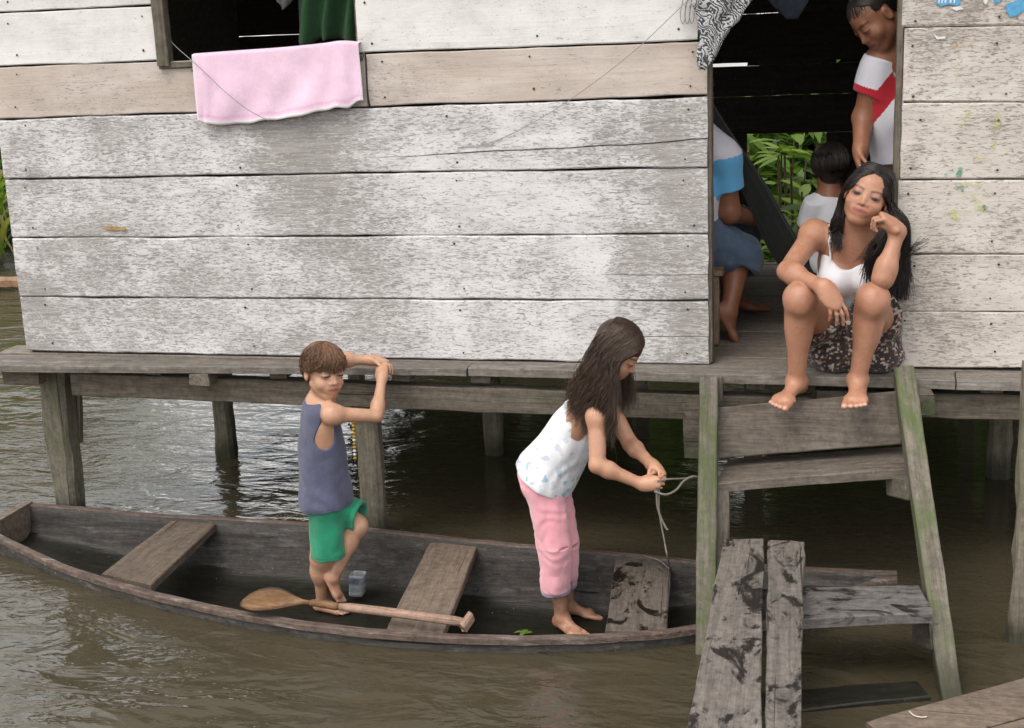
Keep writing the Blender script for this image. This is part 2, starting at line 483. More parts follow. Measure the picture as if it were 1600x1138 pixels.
# ------------------------------------------------------------------ materials
STAINS = [(-2.45, .34, .11, 1.0, -.2), (-1.45, .26, .16, .92, .1), (-.08, .24, .15, .85, -.2), (-2.8, .16, .08, 1.0, -.2),
          (-1.05, .35, .06, .5, -.2), (-1.95, .3, .09, .35, -.2)]
M_WASH = mat_wash('whitewash_worn', (.67, .66, .665), (.385, .365, .352), .37, .95)
M_WASH2 = mat_wash('whitewash_bright', (.74, .73, .715), (.42, .39, .36), .58, .5)
M_WASHB = mat_wash('whitewash_brown', (.66, .61, .57), (.38, .33, .29), .56, .7, .7)
M_WASHR = mat_wash('whitewash_cream', (.67, .645, .605), (.35, .31, .275), .36, 1.5, .38)
M_GREY = mat_wood('grey_timber', (.195, .17, .135), (.072, .06, .047), moss=.22, mosscol=(.09, .10, .06))
M_LEDGE = mat_wood('ledge_timber', (.235, .215, .19), (.085, .075, .066), blotch=.7, white=.2)
M_FLOOR = mat_wood('floor_timber', (.26, .225, .19), (.12, .10, .085), blotch=.5)
M_POST = mat_wood('post_timber', (.225, .205, .16), (.09, .078, .06), waterline=-.72, moss=.5, mosscol=(.085, .105, .05))
M_RAIL = mat_wood('mossy_rail_timber', (.20, .175, .15), (.078, .066, .056), moss=.62, mosscol=(.07, .10, .03))
M_RAILG = mat_wood('green_rail_timber', (.18, .162, .132), (.07, .06, .048), moss=.78, mosscol=(.065, .095, .03), waterline=-.72)
M_STEP = mat_wood('step_timber', (.185, .160, .134), (.075, .062, .051), moss=.12, mosscol=(.10, .12, .05))
M_STEPW = mat_wood('wet_step_timber', (.175, .165, .158), (.08, .072, .068), wet=.3)
M_GANG = mat_wood('gangplank_timber', (.185, .165, .148), (.088, .076, .068), wet=.38)
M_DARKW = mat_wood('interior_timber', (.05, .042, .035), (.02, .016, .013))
M_BILGE = mat_wood('wet_bilge_timber', (.022, .021, .015), (.010, .0095, .0075), rough=.42, moss=.15, mosscol=(.02, .028, .012))
M_CANOE = mat_wood('canoe_timber', (.080, .074, .068), (.024, .022, .020), blotch=.85, white=.10, moss=.12, mosscol=(.05, .06, .035))
M_GUNW = mat_wood('canoe_gunwale_timber', (.155, .115, .095), (.048, .034, .029), blotch=.7, white=.2)
M_THW = mat_wood('thwart_timber', (.195, .152, .118), (.09, .068, .052), blotch=.5)
M_THWW = mat_wood('wet_thwart_timber', (.15, .128, .108), (.064, .052, .043), wet=.36)
M_PADD = mat_wood('paddle_blade_timber', (.23, .13, .065), (.10, .05, .024), rough=.6, blotch=.4)
M_PADS = mat_wood('paddle_shaft_timber', (.36, .245, .185), (.20, .125, .09), rough=.6, blotch=.3)
M_BLACK = mat_plain('bilge_dark', (.012, .011, .010), .3)
M_NAIL = mat_plain('rusty_nail', (.05, .03, .025), .8)

def mat_water():
    T = NT('river_water')
    pos = T.n('NewGeometry').outputs['Position']
    a = T.noise(T.mapv(pos, (2.6, 5.2, 1), rot=(0, 0, .25)), 1.0, 3, .5, .6)
    b = T.noise(T.mapv(pos, (9, 19, 1), rot=(0, 0, -.35)), 1.0, 3, .55, .7)
    c = T.noise(T.mapv(pos, (34, 52, 1), rot=(0, 0, .1)), 1.0, 2, .5, .3)
    px, py, _ = T.n('SeparateXYZ', {0: pos}).outputs[:3]
    calm = T.math('MULTIPLY', T.step(px, -1.9, -1.0), T.step(py, -.9, -.1))          # sheltered water under the house
    calm = T.math('MULTIPLY', calm, T.step(py, 2.2, 3.2, 1, 0))
    patch = T.step(T.noise(T.mapv(pos, (.8, .9, 1)), 1.0, 2, .5), .35, .65, .25, 1.0)
    h = T.math('ADD', T.math('MULTIPLY', a, 1.0), T.math('MULTIPLY', T.math('MULTIPLY_ADD', c, .07, T.math('MULTIPLY', b, .34)), patch))
    silt = T.noise(T.mapv(pos, (.9, 1.2, 1)), 1.0, 4, .6, .5)
    T.set(Base_Color=T.mix(silt, C3((.050, .042, .026)), C3((.064, .054, .034))), Roughness=.06)
    T.b.inputs['IOR'].default_value = 1.33
    T.b.inputs['Specular IOR Level'].default_value = .62
    h = T.math('MULTIPLY', h, T.math('MULTIPLY_ADD', calm, -.72, 1.0))
    T.bump(h, 1.0, .034)
    return T.m
M_WATER = mat_water()

# ------------------------------------------------------------------ the canoe's shape (needed for the hole in the water)
NEAR = [(-60, 822), (0, 850), (100, 889), (200, 920), (300, 945), (400, 966), (500, 980), (600, 991), (700, 997), (800, 1000), (900, 999), (1000, 993), (1085, 985), (1180, 972), (1290, 948), (1370, 925), (1402, 911)]
FAR = [(-20, 796), (35, 797), (150, 800), (300, 808), (450, 816), (600, 829), (700, 841), (800, 851), (950, 864), (1085, 877), (1180, 888), (1255, 897), (1330, 903), (1380, 907), (1402, 910)]
GZ = -0.712
def _resample(pts, xs):
    p = np.array([P(*q, Z=GZ) for q in pts]); p = p[np.argsort(p[:, 0])]
    return np.interp(xs, p[:, 0], p[:, 1])
CX0 = -2.98
CX1 = float(P(1401, 910.5, Z=GZ)[0])
NS = 56
ST = np.linspace(CX0, CX1, NS)
yn, yf = _resample(NEAR, ST), _resample(FAR, ST)
def _smooth(a, n=6):
    for _ in range(n): a[1:-1] = (a[:-2] + 2 * a[1:-1] + a[2:]) / 4
    return a
yn, yf = _smooth(yn), _smooth(yf)
yn = np.minimum(yn, yf - .05)
def hull_section(i, inner):
    """points from near gunwale over the bottom to the far gunwale"""
    t = (ST[i] - CX0) / (CX1 - CX0)
    e = min(1.0, (1 - t) / .30) ; e = e * e * (3 - 2 * e)           # 0 at the bow
    s = .55 + .45 * min(1.0, t / .28)                               # shallower at the square stern
    c, hw = (yn[i] + yf[i]) / 2, (yf[i] - yn[i]) / 2
    depth = (.235 if inner else .275) * max(.22, e) * s
    th = .0 if not inner else .026
    hw = max(hw - th, .008)
    gz = GZ + .03 * (1 - min(1, t / .15)) + .035 * (1 - min(1, (1 - t) / .2))
    pts = []
    for q, d in ((-1, 0), (-.985, .25), (-.95, .55), (-.86, .85), (-.66, .985), (-.35, 1.0), (0, 1.0), (.35, 1.0), (.66, .985), (.86, .85), (.95, .55), (.985, .25), (1, 0)):
        pts.append((ST[i], c + q * hw, gz - d * depth))
    return pts

# ------------------------------------------------------------------ water, bank
def water_outline():
    near, far = [], []
    for i in range(NS):
        o, n = np.array(hull_section(i, False)), np.array(hull_section(i, True))
        mid = o * .5 + n * .5
        for lst, part in ((near, mid[:7]), (far, mid[6:][::-1])):
            zz, yy = part[:, 2], part[:, 1]
            y = np.interp(-WATER, -zz, yy)
            lst.append((ST[i], y, WATER))
    return near + far[::-1]
_out = water_outline()
_big = 400.0
_rect = [(-_big, -_big, WATER), (_big, -_big, WATER), (_big, _big, WATER), (-_big, _big, WATER)]
_poly = [[Vector(q) for q in _rect], [Vector(tuple(map(float, q))) for q in _out]]
_tri = tessellate_polygon(_poly)
_vv = [tuple(q) for q in _rect] + [tuple(map(float, q)) for q in _out]
me = bpy.data.meshes.new('river_water'); me.from_pydata(_vv, [], _tri); me.update()
bm = bmesh.new(); bm.from_mesh(me); bmesh.ops.recalc_face_normals(bm, faces=bm.faces)
if sum(f.normal.z for f in bm.faces) < 0: bmesh.ops.reverse_faces(bm, faces=bm.faces)
bm.to_mesh(me); bm.free()
mesh_obj('river_water', me, M_WATER, kind='structure')

# ------------------------------------------------------------------ the house
house = thing('stilt_house', (-1.0, 1.1, WATER), 'weathered whitewashed plank house on stilts above the brown water', 'house')
def wz(p0, p1, X):
    a, b = P(*p0, Y=0), P(*p1, Y=0)
    return a[2] + (b[2] - a[2]) * (X - a[0]) / (b[0] - a[0])
WL, DL, DR, WR = -2.915, .018, .692, 2.6
WINL, WINR = float(P(268, 90, Y=0)[0]), float(P(557, 60, Y=0)[0])
SILL = float(P(400, 92, Y=0)[2])
SEP = [((40, 549), (1100, 571)), ((30, 464), (1100, 470)), ((20, 372), (1100, 366)), ((5, 281), (1100, 262)), ((0, 187), (1100, 150)), ((0, 105), (1090, 64))]
_sl = [SEP[-1]]
def wq(xa, xb, lo, hi, gap=.004, Y=0.0):
    """corner points of a wall board between separators lo and hi (pixel lines or plain heights)"""
    def z(s, X): return wz(s[0], s[1], X) if isinstance(s, tuple) else s
    return ((xa, Y, z(hi, xa) - gap), (xb, Y, z(hi, xb) - gap), (xb, Y, z(lo, xb) + gap), (xa, Y, z(lo, xa) + gap))
NRM = (0, -1, 0)
TH = .024
def nails(board, xs, zs):
    V, F = [], []
    for x in xs:
        for z in zs:
            k = len(V); x_ = x + random.uniform(-.02, .02); z_ = z + random.uniform(-.008, .008); r = random.uniform(.0035, .0055)
            for a in range(7):
                V.append((x_ + r * math.cos(a * .898), -.0045, z_ + r * math.sin(a * .898)))
            V.append((x_, -.006, z_))
            for a in range(7): F.append((k + a, k + (a + 1) % 7, k + 7))
    mk('nail_heads', V, F, M_NAIL, board, kind='stuff')
random.seed(5)
cr = {0: (.62, .52, 1.0, .54, .0016), 1: (.0, .55, .18, .56, .0012), 2: (.52, .62, 1.0, .60, .0022), 3: None}
rows = []
for i in range(5):
    m = [M_WASH, M_WASH, M_WASH, M_WASH, M_WASHB][i]
    if i < 4:
        rows.append((WL, DL, SEP[i], SEP[i + 1], m, {0: (.88, .55, 1.0, .56, .0016), 1: (.86, .60, 1.0, .61, .0018), 2: None, 3: (.55, .78, 1.0, .62, .0030)}[i], (-2.80, -1.85, -.95, -.05)))
    else:
        xj = float(P(571, 120, Y=0)[0])
        rows.append((WL, xj - .004, SEP[i], SEP[i + 1], m, None, (-2.80, -2.0, -1.4)))
        rows.append((xj + .008, DL, SEP[i], SEP[i + 1], m, None, (-1.22, -.62, -.05)))
S6L = ((0, 20), (248, 8)); S6R = ((560, -5), (1090, -45))
rows.append((WL, WINL - .055, SEP[5], S6L, M_WASH2, None, (-2.80, -2.2)))
rows.append((WL, WINL - .055, S6L, 1.62, M_WASH2, None, (-2.80, -2.2)))
rows.append((WL, WINL - .055, 1.62, 1.85, M_WASH2, None, (-2.80, -2.2)))
rows.append((WINR + .006, DL - .03, SEP[5], S6R, M_WASH2, None, (-1.26, -.62, -.08)))
rows.append((WINR + .006, DL - .03, S6R, 1.66, M_WASH2, None, (-1.26, -.62, -.08)))
rows.append((WINR + .006, DL - .03, 1.66, 1.85, M_WASH2, None, (-1.26, -.62, -.08)))
rows.append((WL, WR, 1.86, 2.08, M_WASH2, None, ()))
for k, (xa, xb, lo, hi, m, ck, nx_) in enumerate(rows):
    q = wq(xa, xb, lo, hi, gap=[.0035, .0028, .003, .004, .003, .0042][k % 6])
    dy = [0, -.003, .002, -.002, .003, 0][k % 6]
    q = [(a, b + dy, c) for a, b, c in q]
    o = slab('wall_plank', *q, TH, m, house, seed=k + 1, crack=ck, nrm=NRM, jit=.005, cup=.004)
    if nx_:
        zt = (q[0][2] + q[1][2]) / 2; zb = (q[2][2] + q[3][2]) / 2
        nails(o, nx_, (zt - .035, zb + .035))
# right of the door
SEPR = [((1400, 576), (1600, 575)), ((1412, 487), (1600, 488)), ((1412, 398), (1600, 398)), ((1412, 281), (1600, 280)), ((1412, 160), (1600, 160)), ((1412, 43), (1600, 40))]
right_planks = []
for k in range(6):
    hi = SEPR[k + 1] if k < 5 else 1.56
    q = wq(DR + .004 + .006 * math.sin(k * 2.2), WR, SEPR[k], hi, gap=.0014)
    o = slab('wall_plank', *q, TH, [M_WASHR, M_WASHR, M_WASHR, M_WASHR, M_WASHR, M_WASHR][k], house, seed=40 + k, nrm=NRM, jit=.0035)
    nails(o, (DR + .05, DR + .33), ((q[0][2] + q[1][2]) / 2 - .04, (q[2][2] + q[3][2]) / 2 + .04))
    right_planks.append(o)
q = wq(DR + .004, WR, 1.565, 1.85, gap=.003); slab('wall_plank', *q, TH, M_WASHR, house, seed=50, nrm=NRM)
# studs and jambs behind the planks
for x in (WL + .04, -2.22, -.95, DL - .05, DR + .05, 1.6, 2.5):
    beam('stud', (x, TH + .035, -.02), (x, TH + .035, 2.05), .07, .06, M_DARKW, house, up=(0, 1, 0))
beam('door_jamb', (DR - .006, .055, .002), (DR - .006, .055, 2.05), .10, .022, M_GREY, house, up=(1, 0, 0))
beam('door_jamb', (DL + .004, .05, .002), (DL + .004, .05, 2.05), .07, .02, M_GREY, house, up=(1, 0, 0))
# window frame
beam('window_frame', (WINL - .027, -.002, SILL - .01), (WINL - .027, -.002, 1.85), .05, .05, M_GREY, house, up=(1, 0, 0))
beam('window_frame', (WINL - .05, .012, SILL - .012), (WINR + .02, .012, SILL - .012), .05, .024, M_GREY, house)
beam('window_frame', (WINR + .0, .04, SILL), (WINR + .0, .04, 1.85), .05, .016, M_GREY, house, up=(1, 0, 0))

# side, back walls, roof
YB = 2.33
slab('side_wall', (WL, YB, 2.3), (WL, .03, 2.08), (WL, .03, -.02), (WL, YB, -.02), .02, M_GREY, house, seed=60, nrm=(-1, 0, 0))
slab('side_wall', (WR, .03, 2.08), (WR, YB, 2.3), (WR, YB, -.02), (WR, .03, -.02), .02, M_GREY, house, seed=61, nrm=(1, 0, 0))
OL, OR_, OT = float(P(1166, 300, Y=YB)[0]), float(P(1290, 300, Y=YB)[0]), float(P(1215, 209, Y=YB)[2])
SLIT = float(P(1130, 103, Y=YB)[2]); SLIT2 = float(P(1330, 204, Y=YB)[2])
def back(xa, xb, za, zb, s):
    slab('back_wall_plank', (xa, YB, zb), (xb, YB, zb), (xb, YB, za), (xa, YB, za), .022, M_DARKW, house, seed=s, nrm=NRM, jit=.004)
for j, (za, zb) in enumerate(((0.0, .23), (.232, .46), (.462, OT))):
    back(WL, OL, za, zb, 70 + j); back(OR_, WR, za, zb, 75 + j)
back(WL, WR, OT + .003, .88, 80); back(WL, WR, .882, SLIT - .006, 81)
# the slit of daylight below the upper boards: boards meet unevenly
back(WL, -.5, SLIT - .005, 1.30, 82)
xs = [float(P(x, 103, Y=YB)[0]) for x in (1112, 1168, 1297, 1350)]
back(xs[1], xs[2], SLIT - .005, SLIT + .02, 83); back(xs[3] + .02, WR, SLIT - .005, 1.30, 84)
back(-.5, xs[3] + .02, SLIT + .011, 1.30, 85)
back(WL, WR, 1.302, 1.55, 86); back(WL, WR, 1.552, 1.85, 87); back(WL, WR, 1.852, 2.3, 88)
M_ROOF = mat_plain('rusted_sheet', (.16, .12, .10), .7, .3, .4, .5, 6)
V, F = [], []
nxr = 120
for j, (y, z) in enumerate(((-.32, 2.10), (YB + .4, 2.42))):
    for i in range(nxr + 1):
        x = WL - .25 + (WR - WL + .5) * i / nxr
        V += [(x, y, z + .014 * math.cos(i * math.pi / 1.5)), (x, y, z + .004 + .014 * math.cos(i * math.pi / 1.5))]
n2 = (nxr + 1) * 2
for i in range(nxr):
    a = 2 * i
    F += [(a, a + 2, a + 2 + n2, a + n2), (a + 1, a + 1 + n2, a + 3 + n2, a + 3)]
mk('roof', V, F, M_ROOF, house)

# floor planks (run along the house), the front ones stick out as a ledge
def fl(px0, py0, px1, py1): pass
FX0, FX1 = -3.06, WR
xbrk = float(P(722, 580, Z=0)[0])
def floor_plank(xa, xb, ya0, ya1, yb0, yb1, s, mat, th=.028, z=0.0, jit=.003):
    slab('floor_plank', (xa, yb0, z), (xb, yb1, z), (xb, ya1, z), (xa, ya0, z), th, mat, house, seed=s, nrm=(0, 0, 1), jit=jit)
yl0 = float(P(0, 570, Z=0)[1]); yl1 = float(P(720, 574, Z=0)[1]); yl2 = float(P(740, 583, Z=0)[1]); yl3 = float(P(1100, 584, Z=0)[1])
floor_plank(FX0, xbrk, yl0, yl1, -.035, -.02, 100, M_LEDGE, .026, -.004, .006)
floor_plank(xbrk + .004, .90, yl1 + .01, yl3 - .015, -.006, -.004, 101, M_LEDGE, .030, -.002, .006)
floor_plank(.905, FX1, yl3 - .02, yl3 - .02, -.006, -.004, 102, M_LEDGE, .030, -.002, .006)
y = -.002; k = 103
rs = random.Random(4)
while y < YB:
    w = rs.uniform(.13, .19)
    floor_plank(FX0 if y < .1 else WL, FX1, y + .004, y + .004, min(y + w, YB), min(y + w, YB), k, M_FLOOR, .026, -.003 - rs.random() * .004)
    y += w; k += 1

# beams, joists, posts
beam('beam', (P(118, 598, Y=-.06)[0], -.06, -.118), (.40, -.06, -.146), .07, .098, M_GREY, house, jit=.003, warp=.004)
beam('beam', (.42, -.062, -.112), (WR, -.062, -.108), .07, .092, M_GREY, house, jit=.003, warp=.003)
beam('beam', (WL, 1.15, -.13), (WR, 1.15, -.13), .08, .11, M_GREY, house)
beam('beam', (WL, YB - .05, -.13), (WR, YB - .05, -.13), .08, .11, M_GREY, house)
for x in (-2.28, -1.72, -1.19, -.86, -.25, .2, 1.03, 1.55):
    beam('joist', (x, -.075, -.052), (x, YB, -.052), .075, .040, M_GREY, house, jit=.004)
beam('joist', (-2.02, -.17, -.062), (-2.02, -.02, -.062), .085, .05, M_GREY, house, jit=.004)
beam('joist', P(12, 588, Y=-.12), P(66, 588, Y=-.12) + [.0, 0, 0], .06, .062, M_GREY, house)
def post(px, pyt, pw0, pw1, Y, top, mat=M_POST, lean=0.0, n=10, tilt=0):
    """round-cornered timber post standing in the river bed"""
    a = P(px, pyt, Y=Y); zt = top
    x0 = a[0]
    beam('post', (x0 + lean, Y, -1.6), (x0 + tilt, Y, zt), pw0, pw0 * .9, mat, house, up=(0, 1, 0), w1=pw1, h1=pw1 * .9, jit=.006, cham=pw0 * .22, warp=.006)
post(91, 640, .105, .128, .05, -.042, lean=-.005)
beam('post', P(118, 592, Y=.11), P(120, 690, Y=.11), .05, .03, M_GREY, house, up=(0, 1, 0))
post(575, 700, .10, .095, .0, -.19)
post(353, 680, .095, .10, .98, -.08)
post(770, 680, .085, .085, 1.16, -.08)
post(1563, 700, .10, .10, 1.10, -.08)
post(1178, 700, .085, .085, 1.15, -.08)
post(1512, 660, .08, .08, 2.2, -.08)
post(1575, 700, .10, .10, 2.25, -.08); post(560, 600, .09, .09, 2.25, -.08); post(1000, 600, .09, .09, 2.25, -.08); post(100, 600, .09, .09, 2.25, -.08)
# lower board under the door on the beam and the short mossy board beside the steps
a, b = P(1066, 630, Y=-.10), P(1090, 718, Y=-.10)
slab('skirt_board', (a[0], -.10, a[2]), (b[0] + .02, -.10, a[2]), (b[0] + .02, -.10, b[2]), (a[0] + .006, -.10, b[2]), .025, M_RAIL, house, seed=130, nrm=NRM)
beam('joist', P(1447, 632, Y=-.22), P(1430, 605, Y=-.06), .06, .075, M_RAIL, house, jit=.004)

# marks on the right wall: old yellow and green paint smears, torn paper
def mat_smear(name, col, dens):
    T = NT(name)
    v, rnd, ob = obj_coords(T)
    nz = T.noise(T.mapv(v, (30, 30, 46)), 1.0, 5, .7, .5)
    T.set(Base_Color=C3(col), Roughness=.9)
    tr = T.n('BsdfTransparent'); ms = T.n('MixShader')
    T.put(ms.inputs[0], T.step(nz, .66 - dens * .35, .80 - dens * .25, 0, .85)); T.put(ms.inputs[1], tr.outputs[0]); T.put(ms.inputs[2], T.b.outputs[0])
    T.put(T.out.inputs[0], ms.outputs[0]); return T.m
M_YEL = mat_smear('yellow_paint', (.58, .48, .12), .42); M_GRN = mat_smear('green_paint', (.07, .25, .19), .75)
M_ORG = mat_smear('orange_paint', (.60, .36, .10), .45); M_RED = mat_smear('faded_red_paint', (.45, .24, .20), .22)
M_YGR = mat_smear('lime_paint', (.50, .55, .14), .6)
def smear(pts, w, mat, plank, Y=-.0055, name='paint_smear'):
    p = spline(np.array([P(x, y, Y=Y) for x, y in pts]), 16)
    V, F = [], []
    for i, c in enumerate(p):
        t = (p[min(i + 1, 15)] - p[max(i - 1, 0)]); t /= np.linalg.norm(t)
        nn = np.array([-t[2], 0, t[0]])
        ww = w / 2 * (.6 + .5 * math.sin(math.pi * min(i + 1, 15) / 16)) * (1 + .5 * mnoise.noise((i * .7, w * 99, pts[0][0])))
        V += [c + nn * ww, c - nn * ww]
    for i in range(15): F.append((2 * i, 2 * i + 1, 2 * i + 3, 2 * i + 2))
    mk(name, V, F, mat, plank)
smear([(1492, 68), (1494, 105), (1498, 150)], .028, M_ORG, right_planks[4])
smear([(1488, 70), (1505, 72), (1520, 66)], .02, M_ORG, right_planks[4])
smear([(1560, 175), (1558, 200), (1552, 232)], .016, M_YGR, right_planks[3])
smear([(1500, 180), (1530, 172), (1500, 200), (1525, 245), (1540, 250)], .016, M_YEL, right_planks[3])
smear([(1476, 275), (1490, 266)], .016, M_GRN, right_planks[3]); smear([(1495, 279), (1502, 262)], .016, M_GRN, right_planks[3])
smear([(1480, 305), (1500, 290), (1505, 300)], .012, M_GRN, right_planks[2])
smear([(1490, 292), (1515, 290), (1535, 288)], .02, M_YGR, right_planks[2]); smear([(1495, 300), (1520, 310), (1535, 325), (1505, 330), (1485, 334), (1500, 344)], .022, M_YGR, right_planks[2])
smear([(1535, 322), (1550, 334)], .018, M_GRN, right_planks[2])
smear([(1425, 450), (1440, 420), (1450, 440)], .09, M_RED, right_planks[1])
smear([(1440, 300), (1450, 340), (1440, 380)], .10, M_RED, right_planks[2])
M_CHIP = mat_plain('bare_wood_chip', (.42, .27, .12), .8, var=.4, vs=60)
smear([(161, 356), (178, 357), (197, 358)], .015, M_CHIP, bpy.data.objects['wall_plank.002'], -.004, 'bare_chip')
M_PAPB = mat_plain('blue_paper', (.10, .38, .66), .7, var=.3, vs=40); M_PAPW = mat_plain('white_paper', (.72, .74, .76), .7, var=.15, vs=40)
def scrap(pts, mat, name='paper_scrap', Y=-.006):
    p = [P(x, y, Y=Y) for x, y in pts]
    mk(name, p + [q + [0, .001, 0] for q in p], [tuple(range(len(p))), tuple(reversed(range(len(p), 2 * len(p))))], mat, right_planks[5])
scrap([(1462, -14), (1500, -14), (1501, 4), (1495, 9), (1482, 7), (1470, 10), (1463, 6)], M_PAPB)
for x in (1466, 1471, 1476, 1484, 1490):                                  # remains of white lettering on it
    scrap([(x, 0), (x + 3, 0), (x + 2, 5), (x, 5)], M_PAPW, 'print', -.0072)
scrap([(1484, 12), (1500, 10), (1506, 14), (1494, 17)], M_PAPW)
scrap([(1572, 6), (1584, 3), (1600, -4), (1603, 14), (1590, 24), (1578, 27), (1573, 18)], M_PAPB)
scrap([(1536, 2), (1540, 8), (1544, 1), (1541, -4)], M_PAPW); scrap([(1552, -6), (1566, -6), (1562, 4), (1553, 5)], M_PAPB)
scrap([(1458, 52), (1466, 58), (1476, 57), (1478, 60), (1464, 62)], M_PAPW)

# ------------------------------------------------------------------ boarding steps
steps = thing('boarding_steps', (.4, -.5, WATER), 'rough mossy wooden steps leading from the water up to the doorway', 'steps')
rlT, rlB = P(1108, 600, Y=-.16), P(1104, 985, Z=-.72)
rlB2 = rlT + (rlB - rlT) * 1.15
rrT, rrB = P(1412, 588, Y=-.14), P(1484, 1088, Z=WATER)
rrB2 = rrT + (rrB - rrT) * 1.15
upn = np.cross(rrB - rrT, [1, 0, 0]); upn = upn if upn[1] < 0 else -upn
beam('rail', rlT, rlB2, .066, .075, M_RAIL, steps, up=upn, jit=.002, chip=.012)
beam('rail', rrT, rrB2, .068, .11, M_RAILG, steps, up=upn, jit=.002, chip=.012, w1=.060)
beam('rail_cap', P(1122, 590, Y=-.155) + [0, 0, 0], P(1122, 622, Y=-.155), .036, .03, M_STEP, steps, up=(0, -1, 0))
# riser board
def onrail(px, py, Y): return P(px, py, Y=Y)
slab('riser_board', onrail(1114, 638, -.205), onrail(1407, 611, -.185), onrail(1408, 694, -.235), onrail(1116, 717, -.255), .024, M_STEP, steps, seed=140, nrm=NRM)
def tread(lb, rb, rf, lf, zl, zr, mat, seed):
    q = [P(*lb, Z=zl), P(*rb, Z=zr), P(*rf, Z=zr), P(*lf, Z=zl)]
    slab('step', *q, .030, mat, steps, seed=seed, nrm=(0, 0, 1), jit=.005)
    return q
t1 = tread((1138, 717), (1407, 697), (1432, 731), (1120, 755), -.325, -.26, M_STEP, 141)
t2 = tread((1150, 921), (1434, 914), (1458, 957), (1150, 972), -.54, -.52, M_STEPW, 142)
beam('cleat', P(1398, 757, Y=-.31), P(1428, 765, Y=-.47), .06, .075, M_RAIL, steps)
beam('cleat', P(1438, 985, Y=-.76), P(1466, 995, Y=-.93), .055, .085, M_RAIL, steps)
beam('cleat', P(1130, 765, Y=-.40), P(1128, 905, Y=-.52), .045, .045, M_STEP, steps, up=(0, -1, 0))

# ------------------------------------------------------------------ gangplank boards
GP = -.455
def gang(name, pts, seed, label):
    q = [P(*pts[0], Z=GP), P(*pts[1], Z=GP), P(*pts[2], Z=GP), P(*pts[3], Z=GP)]
    # length runs away from the camera: tl,tr along the length
    far_l, far_r, near_r, near_l = q
    near_l = far_l + (near_l - far_l) * 1.5; near_r = far_r + (near_r - far_r) * 1.5
    o = slab(name, far_l, near_l, near_r, far_r, .034, M_GANG, None, seed=seed, nrm=(0, 0, 1), jit=.006)
    # turn the object so that its own x axis runs along the board (for the grain)
    props(o, label, 'plank', 'boards of the gangplank')
    d = Vector([float(x) for x in (near_l - far_l)]).normalized(); ang = math.atan2(d.y, d.x)
    R = Matrix.Rotation(-ang, 4, 'Z'); o.data.transform(R); o.matrix_basis = o.matrix_basis @ R.inverted()
    return o
gang('gangway_board', [(1131, 842), (1194, 841), (1191, 1138), (1073, 1138)], 150, 'wide stained grey board of the gangplank, beside the left rail of the steps')
gang('gangway_board', [(1200, 843), (1257, 846), (1250, 1138), (1195, 1138)], 151, 'narrow grey board of the gangplank, lying beside the wide stained one')
# trestle under the gangplank outside the picture
tr_ = thing('plank_trestle', (.3, -2.55, WATER), 'low timber trestle carrying the near end of the gangplank', 'trestle')
beam('crossbar', (.05, -2.5, GP - .075), (.6, -2.5, GP - .075), .07, .07, M_GREY, tr_)
for x in (.1, .55): beam('post', (x, -2.5, -1.6), (x, -2.5, GP - .11), .07, .07, M_GREY, tr_, up=(0, 1, 0))

# foreground: edge of another board landing, bottom right; a sunk dark beam; a rough pole
lz = -.56
q = [P(1352, 1127, Z=lz), P(1640, 1048, Z=lz), P(1640, 1160, Z=lz), P(1330, 1250, Z=lz)]
dk = thing('landing_stage', (float(q[0][0]) + .3, float(q[0][1]) - .1, WATER), 'edge of a weathered board landing with a pale scratch, in front of the steps', 'landing stage')
d1 = (q[1] - q[0]) / np.linalg.norm(q[1] - q[0]); d2 = np.array([d1[1], -d1[0], 0])
for j in range(3):
    a = q[0] + d2 * (.172 * j)
    slab('deck_board', a, a + d1 * 1.4, a + d1 * 1.4 + d2 * .165, a + d2 * .165, .035, M_THW, dk, seed=160 + j, nrm=(0, 0, 1), jit=.005)
for s in (.12, 1.2):
    c = q[0] + d1 * s + d2 * .25
    beam('post', (c[0], c[1], -1.5), (c[0], c[1], lz - .036), .08, .08, M_POST, dk, up=(0, 1, 0))
M_TWIG = mat_plain('pale_twig', (.5, .45, .36), .8)
tw = [P(x, y, Z=lz + .004) for x, y in ((1421, 1112), (1428, 1118), (1440, 1121), (1448, 1120))]
cord('twig', tw, .0022, M_TWIG, dk, 12, 5)
a = P(1255, 1106, Z=WATER - .018); b = P(1440, 1090, Z=WATER - .018)
props(beam('sunken_beam', a - (b - a) * .9, b, .11, .06, M_BILGE, None, jit=.006), 'dark waterlogged beam floating beside the gangplank below the bottom step', 'beam')
pp = thing('mooring_pole', tuple(P(1588, 1000, Z=WATER)), 'rough bare wooden pole standing in the water beside the landing boards', 'pole')
b0 = P(1590, 1000, Y=-.62); t0 = P(1606, 760, Y=-.55)
beam('pole', b0 + (b0 - t0) * 1.2, t0 + (t0 - b0) * .8, .075, .065, M_POST, pp, up=(0, 1, 0), jit=.008, cham=.02, warp=.006)

